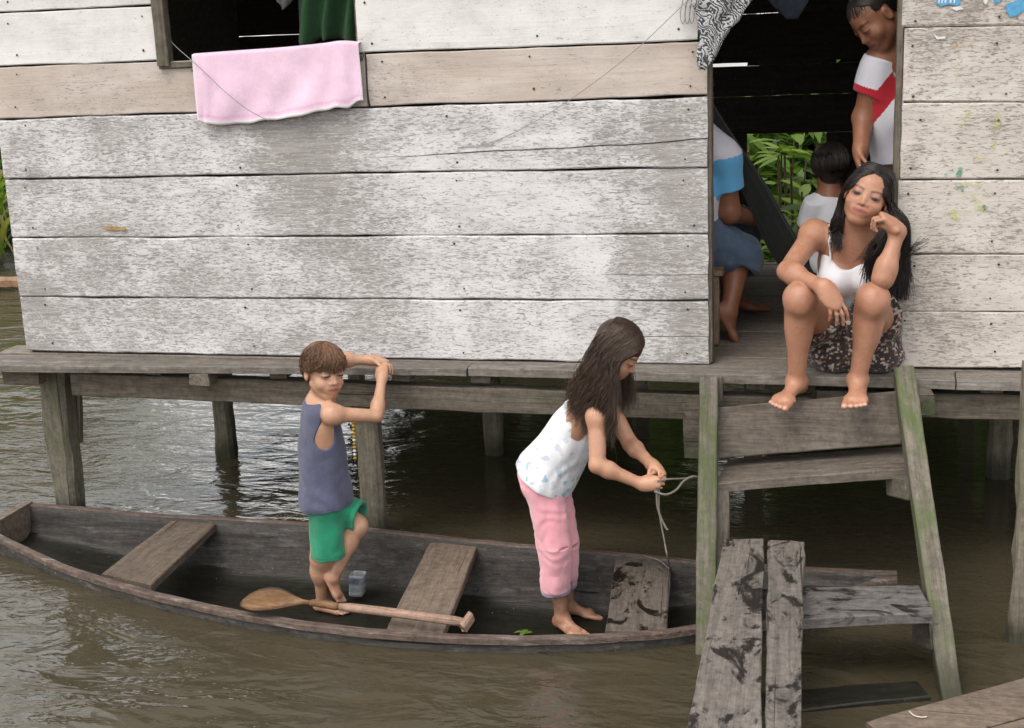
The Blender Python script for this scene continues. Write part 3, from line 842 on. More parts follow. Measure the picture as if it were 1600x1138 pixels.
# ------------------------------------------------------------------ canoe
canoe = thing('dugout_canoe', (float((CX0 + CX1) / 2), -.6, WATER - .15), 'long narrow weathered wooden canoe moored under the house steps', 'canoe')
V, F = [], []
S = 13
for i in range(NS): V += hull_section(i, False)
for i in range(NS): V += hull_section(i, True)
o2 = NS * S
for i in range(NS - 1):
    for k in range(S - 1):
        a = i * S + k
        F.append((a, a + 1, a + S + 1, a + S)); b = a + o2
        F.append((b, b + S, b + S + 1, b + 1))
    for k in (0, S - 1):
        a = i * S + k
        F.append((a, a + S, a + S + o2, a + o2))
for i in (0, NS - 1):
    for k in range(S - 1):
        a = i * S + k
        F.append((a, a + o2, a + 1 + o2, a + 1))
V = [np.array(v) + np.array([0, mnoise.noise((v[0] * 4, v[1] * 5, 1)) * .004, mnoise.noise((v[0] * 3, v[1] * 8, 7)) * .005]) for v in V]
hull = mk('hull', V, F, M_CANOE, canoe, smooth=True)
fix_normals(hull)
hull.data.materials.append(M_BILGE)
for p_ in hull.data.polygons:
    if min(p_.vertices) >= o2 and all(3 <= (v_ - o2) % S <= 9 for v_ in p_.vertices): p_.material_index = 1
# gunwale strips
for y_, sg in ((yn, 1), (yf, -1)):
    V, F = [], []
    for i in range(NS):
        s_ = hull_section(i, False)
        g = s_[0] if sg == 1 else s_[-1]
        zt = g[2] - .004 + .003 * mnoise.noise((g[0] * 9, sg, 3)); w = min(.024, .3 * (yf[i] - yn[i]))
        o_ = .008 + .003 * mnoise.noise((g[0] * 7, sg * 3, 5))
        for dy, dz in ((-o_, -.014), (-o_, .004), (-o_ + .004, .010), (w - .004, .010), (w, .004), (w, -.02)):
            V.append((g[0], g[1] + sg * dy, zt + dz))
    for i in range(NS - 1):
        for k in range(6):
            a, b = i * 6 + k, i * 6 + (k + 1) % 6
            F.append((a, a + 6, b + 6, b))
    F.append(tuple(range(6))); F.append(tuple(reversed(range((NS - 1) * 6, NS * 6))))
    g = mk('gunwale', V, F, M_GUNW, canoe, smooth=False); fix_normals(g)
# square stern board
s0, s1 = hull_section(0, False), hull_section(2, True)
V = [(CX0 - .014, p[1], p[2] + (.012 if k in (0, 12) else 0)) for k, p in enumerate(s0)] + [(CX0 + .022, p[1], p[2] + (.012 if k in (0, 12) else 0)) for k, p in enumerate(s0)]
F = [tuple(range(13)), tuple(reversed(range(13, 26)))] + [(k, k + 13, (k + 1) % 13 + 13, (k + 1) % 13) for k in range(13)]
tb = mk('stern_board', V, F, M_THW, canoe); fix_normals(tb)
# thwarts
def thwart(fl_, fr_, nr_, nl_, mat, seed, z=GZ - .012):
    q = [P(*fl_, Z=z), P(*fr_, Z=z), P(*nr_, Z=z), P(*nl_, Z=z)]
    fl2, fr2, nr2, nl2 = q
    o = slab('thwart', fl2, nl2, nr2, fr2, .028, mat, canoe, seed=seed, nrm=(0, 0, 1), jit=.004)
    d = Vector([float(x) for x in (nl2 - fl2)]).normalized(); R = Matrix.Rotation(-math.atan2(d.y, d.x), 4, 'Z')
    o.data.transform(R); o.matrix_basis = o.matrix_basis @ R.inverted()
    return o
thwart((268, 812), (345, 811), (235, 914), (158, 896), M_THW, 170)
thwart((672, 847), (747, 850), (693, 990), (602, 984), M_THW, 171)
thwart((962, 870), (1048, 880), (1042, 987), (946, 985), M_THWW, 172)
# ------------------------------------------------------------------ laundry, wires
def cloth_grid(name, fn, nu, nv, mat, th=.004, colors=None, **pr):
    V = np.array([fn(i / nu, j / nv) for i in range(nu + 1) for j in range(nv + 1)])
    idx = np.arange((nu + 1) * (nv + 1)).reshape(nu + 1, nv + 1)
    F = np.stack([idx[:-1, :-1], idx[1:, :-1], idx[1:, 1:], idx[:-1, 1:]], -1).reshape(-1, 4)
    o = mk(name, V, F, mat, None, smooth=True, colors=colors, **pr)
    md = o.modifiers.new('thickness', 'SOLIDIFY'); md.thickness = th; md.offset = 0
    return o

M_TOWEL = mat_cloth('pink_towelling', None, .95, .12, 900, .45, .4, wrs=120)
_top = np.array([P(x, y, Y=-.03) for x, y in ((300, 86), (370, 81), (440, 76), (500, 70), (530, 66), (560, 68))])
_bot = np.array([P(x, y, Y=-.03) for x, y in ((313, 189), (335, 195), (390, 192), (440, 186), (500, 174), (540, 168), (569, 157))])
_tp, _bt = spline(_top, 61), spline(_bot, 61)
def towel(u, v):
    i = u * 60; a = int(i)
    t, b = _tp[a], _bt[a]
    if v < .22:                                                  # over the sill and down inside
        w = 1 - v / .22
        p = t.copy(); p[1] = -.012 + .05 * w * 1.6; p[2] = t[2] + .004 - .16 * max(0, w - .35) ** 1.2 - .003
        if w < .35: p[1] = -.028 + .05 * (w / .35); p[2] = t[2] + .004
        else: p[1] = .022 + .03 * (w - .35)
        return p
    w = (v - .22) / .78
    p = t * (1 - w) + b * w
    f = .007 * math.sin(u * 31 + 2.5 * w) * (.3 + .7 * w) + .010 * math.sin(u * 9 + 1.5 * w) + .012 * mnoise.noise((u * 5, w * 1.4, 3)) + .010 * math.exp(-((u - .80 - .1 * w) / .035) ** 2) + .008 * math.exp(-((u - .06 - .05 * w) / .03) ** 2)
    p[1] = -.030 - (f + .008) * (.25 + .75 * w)
    p[2] += .010 * mnoise.noise((u * 11, 5, w * 2)) * w
    return p
_tcol = []
for _i in range(61):
    for _j in range(37):
        u_, v_ = _i / 60, _j / 36
        c_ = np.array((.80, .57, .72)) * (1 + .06 * mnoise.noise((u_ * 6, v_ * 4, 2)))
        if v_ > .965 or u_ < .012 or u_ > .988: c_ = np.array((.82, .76, .80))
        elif .90 < v_ < .93: c_ = c_ * np.array((.93, .80, .88))
        _tcol.append(c_)
_tcol = np.array(_tcol)
towel_o = cloth_grid('pink_towel', towel, 60, 36, M_TOWEL, .0025, colors=_tcol, label='pale pink towel draped over the window sill', category='towel')

M_GCLOTH = mat_cloth('green_cloth', (.028, .105, .035), .9, .4, 400, .4, .2)
def gcloth(u, v):
    x = 462 + 96 * u; 
    yb = 66 + 6 * math.sin(u * 7) - 10 * math.exp(-((u - .35) / .08) ** 2)
    p = P(x - 8 * (1 - v) * 0, -90 + (yb + 90) * v, Y=.34)
    p[1] = .34 + .035 * math.sin(u * 17 + 2 * v) + .02 * mnoise.noise((u * 6, v * 3, 1))
    return p
cloth_grid('green_garment', gcloth, 40, 20, M_GCLOTH, .003, label='dark green cloth hanging inside the window opening', category='cloth')
M_GREYC = mat_cloth('grey_rag', (.22, .22, .20), .9, .3)
def rag(u, v):
    p = P(432 + 34 * u, -60 + (62 + 14 * math.sin(u * 5)) * v, Y=.40); p[1] = .40 + .02 * math.sin(u * 12)
    return p
cloth_grid('grey_rag', rag, 12, 8, M_GREYC, .003, label='pale grey rag hanging inside the window beside the green cloth', category='rag')

def mat_lace():
    T = NT('black_white_knit')
    v, rnd, ob = obj_coords(T)
    nz = T.n('TexNoise', {'Scale': 16.0, 'Detail': 3.0}); T.put(nz.inputs['Vector'], v)
    mv = T.n('VectorMath', operation='MULTIPLY_ADD'); T.put(mv.inputs[0], nz.outputs['Color']); mv.inputs[1].default_value = (.12, .12, .12); T.put(mv.inputs[2], v)
    w = T.n('TexWave', {'Scale': 34.0, 'Distortion': 3.0, 'Detail': 2.0}, wave_type='BANDS', bands_direction='DIAGONAL'); T.put(w.inputs['Vector'], mv.outputs[0])
    T.set(Base_Color=T.mix(T.step(w.outputs['Fac'], .35, .65), C3((.05, .055, .065)), C3((.48, .49, .50))), Roughness=.9)
    T.bump(w.outputs['Fac'], .5, .004)
    return T.m
_lc = spline(np.array([P(x, y, Y=-.05) for x, y in ((1130, -60), (1124, 0), (1116, 50), (1098, 108))]), 41)
_lw = np.interp(np.linspace(0, 1, 41), [0, .3, .55, .75, .92, 1], [.105, .095, .062, .04, .028, .010])
def lace(u, v):
    i = int(v * 40); c = _lc[i].copy(); a = u * 2 * math.pi
    rr = _lw[i] * (1 + .22 * math.sin(a * 5 + v * 7) + .25 * mnoise.noise((math.cos(a) * 1.6, math.sin(a) * 1.6, v * 7)))
    c[0] += rr * math.cos(a) + .012 * (1 - v); c[1] += -.005 + .35 * rr * math.sin(a); c[2] += .012 * mnoise.noise((a, v * 5, 4))
    return c
cloth_grid('knitted_garment', lace, 72, 40, mat_lace(), .002, label='black and white patterned garment hung up beside the doorway', category='garment')
# a bundle of clothes in the dark behind
M_BLUEC = mat_cloth('blue_grey_cloth', (.09, .11, .15), .9, .4)
_bc = spline(np.array([P(x, y, Y=.9) for x, y in ((1235, -60), (1232, -10), (1238, 30))]), 21)
def bundle(u, v):
    i = int(v * 20); c = _bc[i].copy(); a = u * 2 * math.pi
    rr = .085 * (1 - .75 * v ** 3) * (1 + .25 * math.sin(a * 4 + v * 5))
    c[0] += rr * math.cos(a); c[1] += .5 * rr * math.sin(a); return c
cloth_grid('dark_clothes', bundle, 40, 20, M_BLUEC, .002, label='dark blue grey clothes hanging in the gloom above the doorway', category='clothes')

M_WIRE = mat_plain('grey_wire', (.26, .26, .27), .5, .3)
props(cord('wire', [P(x, y, Y=yy) for x, y, yy in ((1092, -14, -.05), (1060, 15, -.04), (1000, 72, -.03), (930, 128, -.022), (850, 182, -.015), (770, 222, -.009), (715, 231, -.006))], .0013, M_WIRE, None, 60, 5), 'thin grey wire slanting down the planks from beside the doorway', 'wire')
props(cord('wire', [P(x, y, Y=yy) for x, y, yy in ((240, 30, .10), (262, 58, .04), (276, 74, -.02), (310, 104, -.055), (350, 142, -.064), (385, 170, -.066), (420, 189, -.068))], .0016, M_WIRE, None, 50, 5), 'thin wire running from the window frame across the pink towel', 'wire')
hk = thing('wire_hooks', tuple(P(1074, 0, Y=-.02)), 'bent wire hooks hanging at the top of the planks beside the doorway', 'hooks')
for x in (1064, 1071, 1078):
    cord('hook', [P(x + 8, -40, Y=-.02), P(x + 3, 0, Y=-.022), P(x - 1, 22, Y=-.024), P(x + 2, 37, Y=-.026), P(x + 6, 30, Y=-.026), P(x + 7, 8, Y=-.024)], .0016, M_WIRE, hk, 24, 5)

# ------------------------------------------------------------------ inside: hammock, stool
M_HAM = mat_cloth('dark_hammock_cloth', (.022, .026, .022), .95, .3, 300, .6)
_hp = [(1040, 60, .52), (1119, 197, .55), (1176, 292, .58), (1228, 388, .62), (1290, 455, .66), (1370, 490, .72), (1450, 470, .78), (1560, 330, .86), (1650, 60, .92)]
_hc = spline(np.array([P(x, y, Y=yy) for x, y, yy in _hp]), 81)
_hw = np.interp(np.linspace(0, 8, 81), [0, 1, 3, 4, 5, 6, 8], [.03, .034, .062, .075, .08, .07, .03])
def hammock(u, v):
    i = int(v * 80); c = _hc[i]; t = _hc[min(i + 1, 80)] - _hc[max(i - 1, 0)]; t /= np.linalg.norm(t)
    n = np.cross(t, [0, 1, 0]); n /= np.linalg.norm(n); a = u * 2 * math.pi
    r = _hw[i] * (1 + .06 * math.sin(a * 9 + v * 3))
    return c + n * r * math.cos(a) + np.array([0, 1, 0]) * r * .5 * math.sin(a)
cloth_grid('hammock', hammock, 54, 80, M_HAM, .002, label='dark green hammock slung across the inside of the doorway', category='hammock')

sx, sy = P(1117, 538, Z=0)[:2]
M_STOOL = mat_wood('stool_timber', (.34, .25, .17), (.18, .12, .08), blotch=.3)
sh = float(P(1112, 420, Y=sy)[2])
st = thing('wooden_stool', (sx - .13, sy + .13, 0), 'plain wooden stool under the seated person just inside the doorway', 'stool')
for ax, ay in ((0, 0), (-.27, 0), (0, .27), (-.27, .27)):
    beam('leg', (sx + ax, sy + ay, .0), (sx + ax, sy + ay, sh - .03), .036, .036, M_STOOL, st, up=(0, 1, 0))
zz = float(P(1112, 512, Y=sy)[2])
for (a, b) in (((0, 0), (-.27, 0)), ((0, .27), (-.27, .27)), ((0, 0), (0, .27)), ((-.27, 0), (-.27, .27))):
    beam('stretcher', (sx + a[0], sy + a[1], zz), (sx + b[0], sy + b[1], zz), .022, .032, M_STOOL, st)
beam('seat', (sx - .30, sy + .135, sh - .015), (sx + .03, sy + .135, sh - .015), .32, .028, M_STOOL, st)

# ------------------------------------------------------------------ things in the canoe
pd = thing('canoe_paddle', tuple(P(560, 950, Z=-.68)), 'brown wooden paddle with a broad leaf blade lying in the canoe', 'paddle')
zb, zs = -.668, -.682
ptop = [(374, 945), (380, 936), (390, 928), (404, 921), (420, 917), (436, 918), (450, 924), (462, 931), (474, 937), (488, 940)]
pbot = [(375, 948), (384, 952), (396, 954), (408, 954), (422, 953), (436, 951), (450, 948), (462, 946), (474, 944), (488, 945)]
V, F = [], []
for (a, b) in zip(ptop, pbot):
    A, B = P(*a, Z=zb + .012), P(*b, Z=zb)
    m = (A + B) / 2
    for q, d in ((A, 0), (A * .5 + m * .5, .006), (m, .010), (B * .5 + m * .5, .006), (B, 0), (B * .5 + m * .5, -.006), (m, -.009), (A * .5 + m * .5, -.006)):
        V.append(q + np.array([0, -.3 * d, d]))
n = len(ptop)
for i in range(n - 1):
    for k in range(8): F.append((i * 8 + k, i * 8 + (k + 1) % 8, i * 8 + 8 + (k + 1) % 8, i * 8 + 8 + k))
F += [tuple(range(8)), tuple(reversed(range((n - 1) * 8, n * 8)))]
bl = mk('blade', V, F, M_PADD, pd, smooth=True); fix_normals(bl)
def rod(name, a, b, r, mat, parent, r1=None, n=12):
    M, L = frame(a, b, (0, 0, 1))
    path = np.zeros((1, n, 3)); path[0, :, 0] = np.linspace(0, L, n)
    path[0, :, 1] = .003 * np.sin(np.linspace(0, 5, n))
    rr = np.linspace(r, r1 if r1 else r, n)[None].copy(); rr[0, 0] *= .7; rr[0, -1] *= .7
    V, F = tube_np(path, rr, 10)
    Fs = [tuple(f) for f in F] + [tuple(range(10)), tuple(reversed(range((n - 1) * 10, n * 10)))]
    me = bpy.data.meshes.new(name); me.from_pydata([tuple(v) for v in V], [], Fs); me.update()
    me.polygons.foreach_set('use_smooth', np.ones(len(me.polygons), bool))
    o = mesh_obj(name, me, mat, parent, M); fix_normals(o); return o
a, b, c = P(484, 942, Z=zb + .004), P(530, 948, Z=-.672), P(730, 972, Z=zs + .011)
rod('shaft', a, b, .0125, M_PADD, pd, .0145); rod('shaft', b - (c - b) * .01, c, .016, M_PADS, pd, .0165)
g0, g1 = P(737, 962, Z=zs + .022), P(723, 982, Z=zs - .0)
beam('grip', g0, g1, .026, .034, M_PADS, pd, cham=.011)

M_JUG = mat_plain('clear_scuffed_plastic', (.55, .58, .60), .22, 0, .6, .35, 25)
M_JUG.node_tree.nodes['Principled BSDF'].inputs['Transmission Weight'].default_value = .35
jb = P(549, 932, Z=-.925); jc = P(553, 905, Y=jb[1])
jug = thing('plastic_bailer', (float(jb[0]), float(jb[1]), -.93), 'cut clear plastic bottle used as a bailer in the canoe', 'bailer')
def ring(cx, cy, z, w, d, n=16):
    return [(cx + w * math.copysign(abs(math.cos(t)) ** .5, math.cos(t)), cy + d * math.copysign(abs(math.sin(t)) ** .5, math.sin(t)), z) for t in (2 * math.pi * (k + .5) / n for k in range(n))]
V, F = [], []
jx, jy = float(jc[0]), float(jb[1]) + .02
prof = [(.022, 0.0), (.030, .004), (.032, .016), (.030, .02), (.032, .03), (.0315, .05), (.030, .055), (.032, .062), (.033, .085), (.031, .096), (.029, .094), (.029, .02), (.02, .012)]
for w, z in prof: V += ring(jx + .12 * z, jy, -.928 + z, w, w * .9)
for i in range(len(prof) - 1):
    for k in range(16): F.append((i * 16 + k, i * 16 + (k + 1) % 16, i * 16 + 16 + (k + 1) % 16, i * 16 + 16 + k))
F += [tuple(reversed(range(16))), tuple(range((len(prof) - 1) * 16, len(prof) * 16))]
jo = mk('bottle_wall', V, F, M_JUG, jug, smooth=True)
M_LAB = mat_plain('blue_label', (.20, .24, .36), .5, var=.5, vs=60)
Vl, Fl = [], []
for j, z in enumerate((.062, .084)):
    Vl += [tuple(np.array(p) + np.array([0, -.0015, 0])) for p in ring(jx + .12 * z, jy, -.928 + z, .0335, .0335 * .9)[9:13]]
for k in range(3): Fl.append((k, k + 1, k + 5, k + 4))
mk('label_patch', Vl, Fl, M_LAB, jug)

# string of beads hanging from the beam by the boy
bs = thing('bead_string', tuple(P(552, 645, Y=-.12)), 'string of yellow and white beads hanging from the beam beside the boy', 'beads')
cord('string', [P(551, 640, Y=-.10), P(552, 660, Y=-.12), P(555, 722, Y=-.12)], .0012, M_WIRE, bs, 16, 5)
M_BY = mat_plain('yellow_bead', (.55, .30, .03), .35); M_BW = mat_plain('white_bead', (.75, .74, .70), .35)
_ico = []
for k in range(11):
    c = P(552 + .05 * (k * 5.6), 660 + k * 5.6, Y=-.12)
    th_ = [(math.sin(a) * .0075, math.cos(a) * .0065) for a in np.linspace(0, math.pi, 7)]
    V = [(c[0] + r * math.cos(p_), c[1] + r * math.sin(p_), c[2] + z) for r, z in th_ for p_ in np.linspace(0, 2 * math.pi, 9)[:-1]]
    F = [(i * 8 + j, i * 8 + (j + 1) % 8, i * 8 + 8 + (j + 1) % 8, i * 8 + 8 + j) for i in range(6) for j in range(8)]
    mk('bead', V, F, M_BW if k in (5, 8, 9) else M_BY, bs, smooth=True)
# ------------------------------------------------------------------ plants
M_LEAF = mat_leaf('leaf_green', (.04, .10, .02), (.21, .33, .06))
M_LEAFY = mat_leaf('leaf_lime', (.12, .22, .03), (.40, .52, .09))
M_REED = mat_leaf('reed_leaf', (.09, .10, .025), (.36, .34, .10))
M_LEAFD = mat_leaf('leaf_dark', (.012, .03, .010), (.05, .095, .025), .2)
M_STEM = mat_wood('plant_stem', (.20, .17, .075), (.09, .075, .035))
M_SOIL = mat_plain('muddy_bank', (.10, .085, .055), .9, 0, .2, .4, 6, .5)

def leaf_mesh(name, L, W, bend=.5, fold=.25, seg=6, lob=0):
    V, F, Cc = [], [], []
    for i in range(seg + 1):
        t = i / seg
        w = W * .5 * (math.sin(math.pi * min(1, t * .96 + .04)) ** .75) * (1 - .25 * t)
        if lob: w *= 1 + .35 * math.sin(t * math.pi * lob)
        x = L * (t - bend * .12 * t * t); z = -bend * L * .45 * t * t
        V += [(x, -w, z + fold * w), (x, 0, z), (x, w, z + fold * w)]; Cc += [(.55,) * 3, (.8,) * 3, (.55,) * 3]
    for i in range(seg):
        a = i * 3; F += [(a, a + 3, a + 4, a + 1), (a + 1, a + 4, a + 5, a + 2)]
    me = bpy.data.meshes.new(name); me.from_pydata(V, [], F); me.update()
    me.polygons.foreach_set('use_smooth', np.ones(len(F), bool))
    at = me.color_attributes.new('Col', 'FLOAT_COLOR', 'POINT')
    at.data.foreach_set('color', np.array([(*c, 1) for c in Cc], np.float32).ravel())
    return me
LEAVES = {}
def leaf(kind, mat, parent, at, az, el, s=1.0, roll=0.0):
    key = (kind, mat.name)
    if key not in LEAVES:
        L, W, b, f, lob = {'lance': (.30, .07, .7, .2, 0), 'broad': (.26, .13, .5, .25, 0), 'strap': (.9, .06, .9, .3, 0), 'finger': (.24, .055, .35, .2, 0)}[kind]
        LEAVES[key] = leaf_mesh('leaf', L, W, b, f, 6, lob); LEAVES[key].materials.append(mat)
    M = Matrix.Translation(Vector([float(x) for x in at])) @ Matrix.Rotation(az, 4, 'Z') @ Matrix.Rotation(-el, 4, 'Y') @ Matrix.Rotation(roll, 4, 'X') @ Matrix.Scale(s, 4)
    return mesh_obj('leaf', LEAVES[key], None, parent, M)

rp = random.Random(11)
def stalk_plant(base, h, nl, kind, mat, label, group, s=1.0, lean=(0, 0), whorl=False, stem=.012, droop=0.0):
    t = thing('leafy_plant', base, label, 'plant', group)
    b = np.array(base, float); top = b + np.array([lean[0], lean[1], h])
    mid = (b + top) / 2 + np.array([rp.uniform(-.04, .04), rp.uniform(-.04, .04), 0])
    path = spline(np.array([b, mid, top]), 20)
    cord('stem', [b, mid, top], stem, M_STEM, t, 20, 6, stem * .5)
    for i in range(nl):
        f = 1.0 if whorl else (.25 + .75 * (i + 1) / nl)
        p = path[min(19, int(f * 19))]
        az = i * 2.399 + rp.uniform(-.3, .3)
        el = rp.uniform(-.1, .7) - droop if not whorl else rp.uniform(-.25, .45)
        leaf(kind, mat, t, p + np.array([0, 0, rp.uniform(-.02, .02)]), az, el, s * rp.uniform(.75, 1.2), rp.uniform(-.4, .4))
    return t
G1 = 'leafy plants behind the house'
def behind(px, py, Y): return P(px, py, Y=Y)
def ground(px, Y): 
    p = P(px, 400, Y=Y); return (float(p[0]), Y, -.78)
def to_h(px, py, Y): return float(P(px, py, Y=Y)[2]) + .78
specs = [  # px, py of the top, Y, leaves, kind, material, scale, whorl, label
    (1220, 238, 3.6, 13, 'finger', M_LEAFY, 1.0, True, 'bright green plant with a star of slender leaves on top, seen through the back opening'),
    (1186, 262, 4.0, 22, 'lance', M_LEAF, .75, False, 'thin stemmed green plant with narrow leaves, at the edge of the back opening'),
    (1252, 300, 3.3, 26, 'broad', M_LEAFY, .62, False, 'lime green bushy plant with broad leaves, low beside the hammock cloth'),
    (1205, 330, 3.1, 22, 'lance', M_LEAFY, .55, False, 'short lime plant with narrow leaves, seen just above the hammock cloth'),
    (1240, 215, 4.4, 24, 'broad', M_LEAF, .8, False, 'tall mid green plant with broad leaves, behind the bright green star of leaves'),
    (1170, 225, 4.6, 22, 'lance', M_LEAF, .9, False, 'tall green plant with drooping narrow leaves, at the far side of the back opening'),
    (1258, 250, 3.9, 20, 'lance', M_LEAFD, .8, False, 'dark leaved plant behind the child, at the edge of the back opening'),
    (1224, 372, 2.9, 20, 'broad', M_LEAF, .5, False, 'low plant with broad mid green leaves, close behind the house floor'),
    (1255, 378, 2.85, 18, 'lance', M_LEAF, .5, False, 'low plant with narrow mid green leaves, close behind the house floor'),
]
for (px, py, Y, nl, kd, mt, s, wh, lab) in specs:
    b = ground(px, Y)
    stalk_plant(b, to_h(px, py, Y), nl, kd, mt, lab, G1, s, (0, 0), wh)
for j, (px, py, Y) in enumerate(((1222, 300, 3.5), (1212, 285, 3.8), (1232, 320, 3.2))):
    a = ground(px, Y); b_ = behind(px + 4, py - 60, Y)
    c_ = cord('cane_stem', [a, ((a[0] + b_[0]) / 2 + .02, Y, (a[2] + b_[2]) / 2), b_], .013, M_STEM, None, 16, 6, .008)
    props(c_, 'bare yellowish cane standing among the plants behind the house', 'cane', 'canes behind the house')

# thick growth further back, far too dense to count
def thicket(name, boxes, n, size, mat, label, seed):
    rs = np.random.RandomState(seed)
    V, F, Cc = [], [], []
    tot = sum(b[-1] for b in boxes)
    for (x0, x1, y0, y1, z0, z1, wgt) in boxes:
        m = int(n * wgt / tot)
        c = np.stack([rs.uniform(x0, x1, m), rs.uniform(y0, y1, m), z0 + (z1 - z0) * rs.rand(m) ** .8], 1)
        # uneven top
        hh = np.array([.55 + .6 * mnoise.noise((q[0] * .8, q[1] * .8, seed)) + .25 * mnoise.noise((q[0] * 3, q[1] * 3, seed)) for q in c])
        c[:, 2] = z0 + (c[:, 2] - z0) * np.clip(hh + .35, .25, 1.2)
        az = rs.rand(m) * 6.283; el = rs.uniform(-1.0, .8, m); L = size * rs.uniform(.5, 1.4, m); W = L * rs.uniform(.22, .45, m)
        d = np.stack([np.cos(az) * np.cos(el), np.sin(az) * np.cos(el), np.sin(el)], 1)
        s = np.stack([-np.sin(az), np.cos(az), rs.uniform(-.4, .4, m)], 1)
        k = len(V) * 0
        q = np.stack([c, c + d * L[:, None] * .5 + s * W[:, None] * .5, c + d * L[:, None] - [0, 0, .02], c + d * L[:, None] * .5 - s * W[:, None] * .5], 1).reshape(-1, 3)
        V.append(q); Cc.append(np.repeat(np.clip(rs.normal(.45, .28, m), 0, 1), 4))
    V = np.concatenate(V); Cc = np.concatenate(Cc)
    F = np.arange(len(V)).reshape(-1, 4)
    o = mk(name, V, F, mat, None, colors=np.stack([Cc] * 3, 1), label=label, category='thicket', kind='stuff')
    return o
thicket('undergrowth', [(-1.0, 3.2, 4.6, 6.0, -.8, .85, 3), (.2, 1.2, 2.9, 4.2, -.8, .2, 1)], 8000, .22, M_LEAF, 'dense green undergrowth growing behind the house', 3)
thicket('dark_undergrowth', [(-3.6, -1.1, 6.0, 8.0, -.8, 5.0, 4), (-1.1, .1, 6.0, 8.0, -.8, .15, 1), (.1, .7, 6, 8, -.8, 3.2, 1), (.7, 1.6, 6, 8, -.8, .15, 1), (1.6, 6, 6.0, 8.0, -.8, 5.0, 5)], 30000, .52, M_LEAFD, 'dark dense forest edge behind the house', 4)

# the bank
def bank(name, x0, x1, y0, y1, zt, nx, ny, seed):
    V, F = [], []
    for i in range(nx + 1):
        for j in range(ny + 1):
            x = x0 + (x1 - x0) * i / nx; y = y0 + (y1 - y0) * j / ny
            y += .5 * mnoise.noise((x * .5, seed, 0)) if j == 0 else 0
            z = WATER - .12 + (zt - WATER) * (1 - math.exp(-j * 1.0)) + .08 * mnoise.noise((x, y, seed)) * (j > 0)
            V.append((x, y, z))
    for i in range(nx):
        for j in range(ny):
            a = i * (ny + 1) + j; F.append((a, a + ny + 1, a + ny + 2, a + 1))
    return mk(name, V, F, M_SOIL, None, smooth=True, kind='structure')
bank('river_bank', -3.4, 30, 4.6, 40, -.5, 60, 14, 1)
bank('river_bank', -60, -6.4, 6.1, 50, -.35, 60, 14, 2)
# plants on the left bank
G2 = 'tall reeds on the far bank'
for j, (px, py, yy) in enumerate(((4, 300, 6.4), (-8, 285, 6.7), (12, 330, 6.5), (-25, 270, 6.9), (-45, 300, 6.6))):
    p = P(px, 440, Y=yy); b = (float(p[0]), yy, -.72)
    t = thing('bank_reed', b, 'clump of long yellow green strap leaves on the bank beyond the house corner', 'reeds', G2)
    for k in range(16):
        leaf('strap', [M_REED, M_LEAF, M_REED][k % 3], t, (b[0] + rp.uniform(-.12, .12), b[1] + rp.uniform(-.12, .12), b[2] + rp.uniform(0, .45)), rp.uniform(0, 6.28), rp.uniform(.7, 1.45), rp.uniform(.8, 1.35), rp.uniform(-.5, .5))
a, b = P(-120, 446, Z=WATER + .06), P(60, 441, Z=WATER + .06)
props(beam('driftwood_log', a, b, .10, .09, mat_plain('orange_log', (.30, .18, .10), .8, var=.4), None, cham=.03, jit=.01), 'pale orange brown log lying along the far water edge', 'log')
thicket('bank_undergrowth', [(-18, -7.4, 7.2, 9.5, -.7, 1.5, 1)], 6000, .45, M_LEAF, 'green bushes covering the bank beyond the house corner', 8)
# ------------------------------------------------------------------ bodies: signed distance fields meshed into one skin
import openvdb as vdb

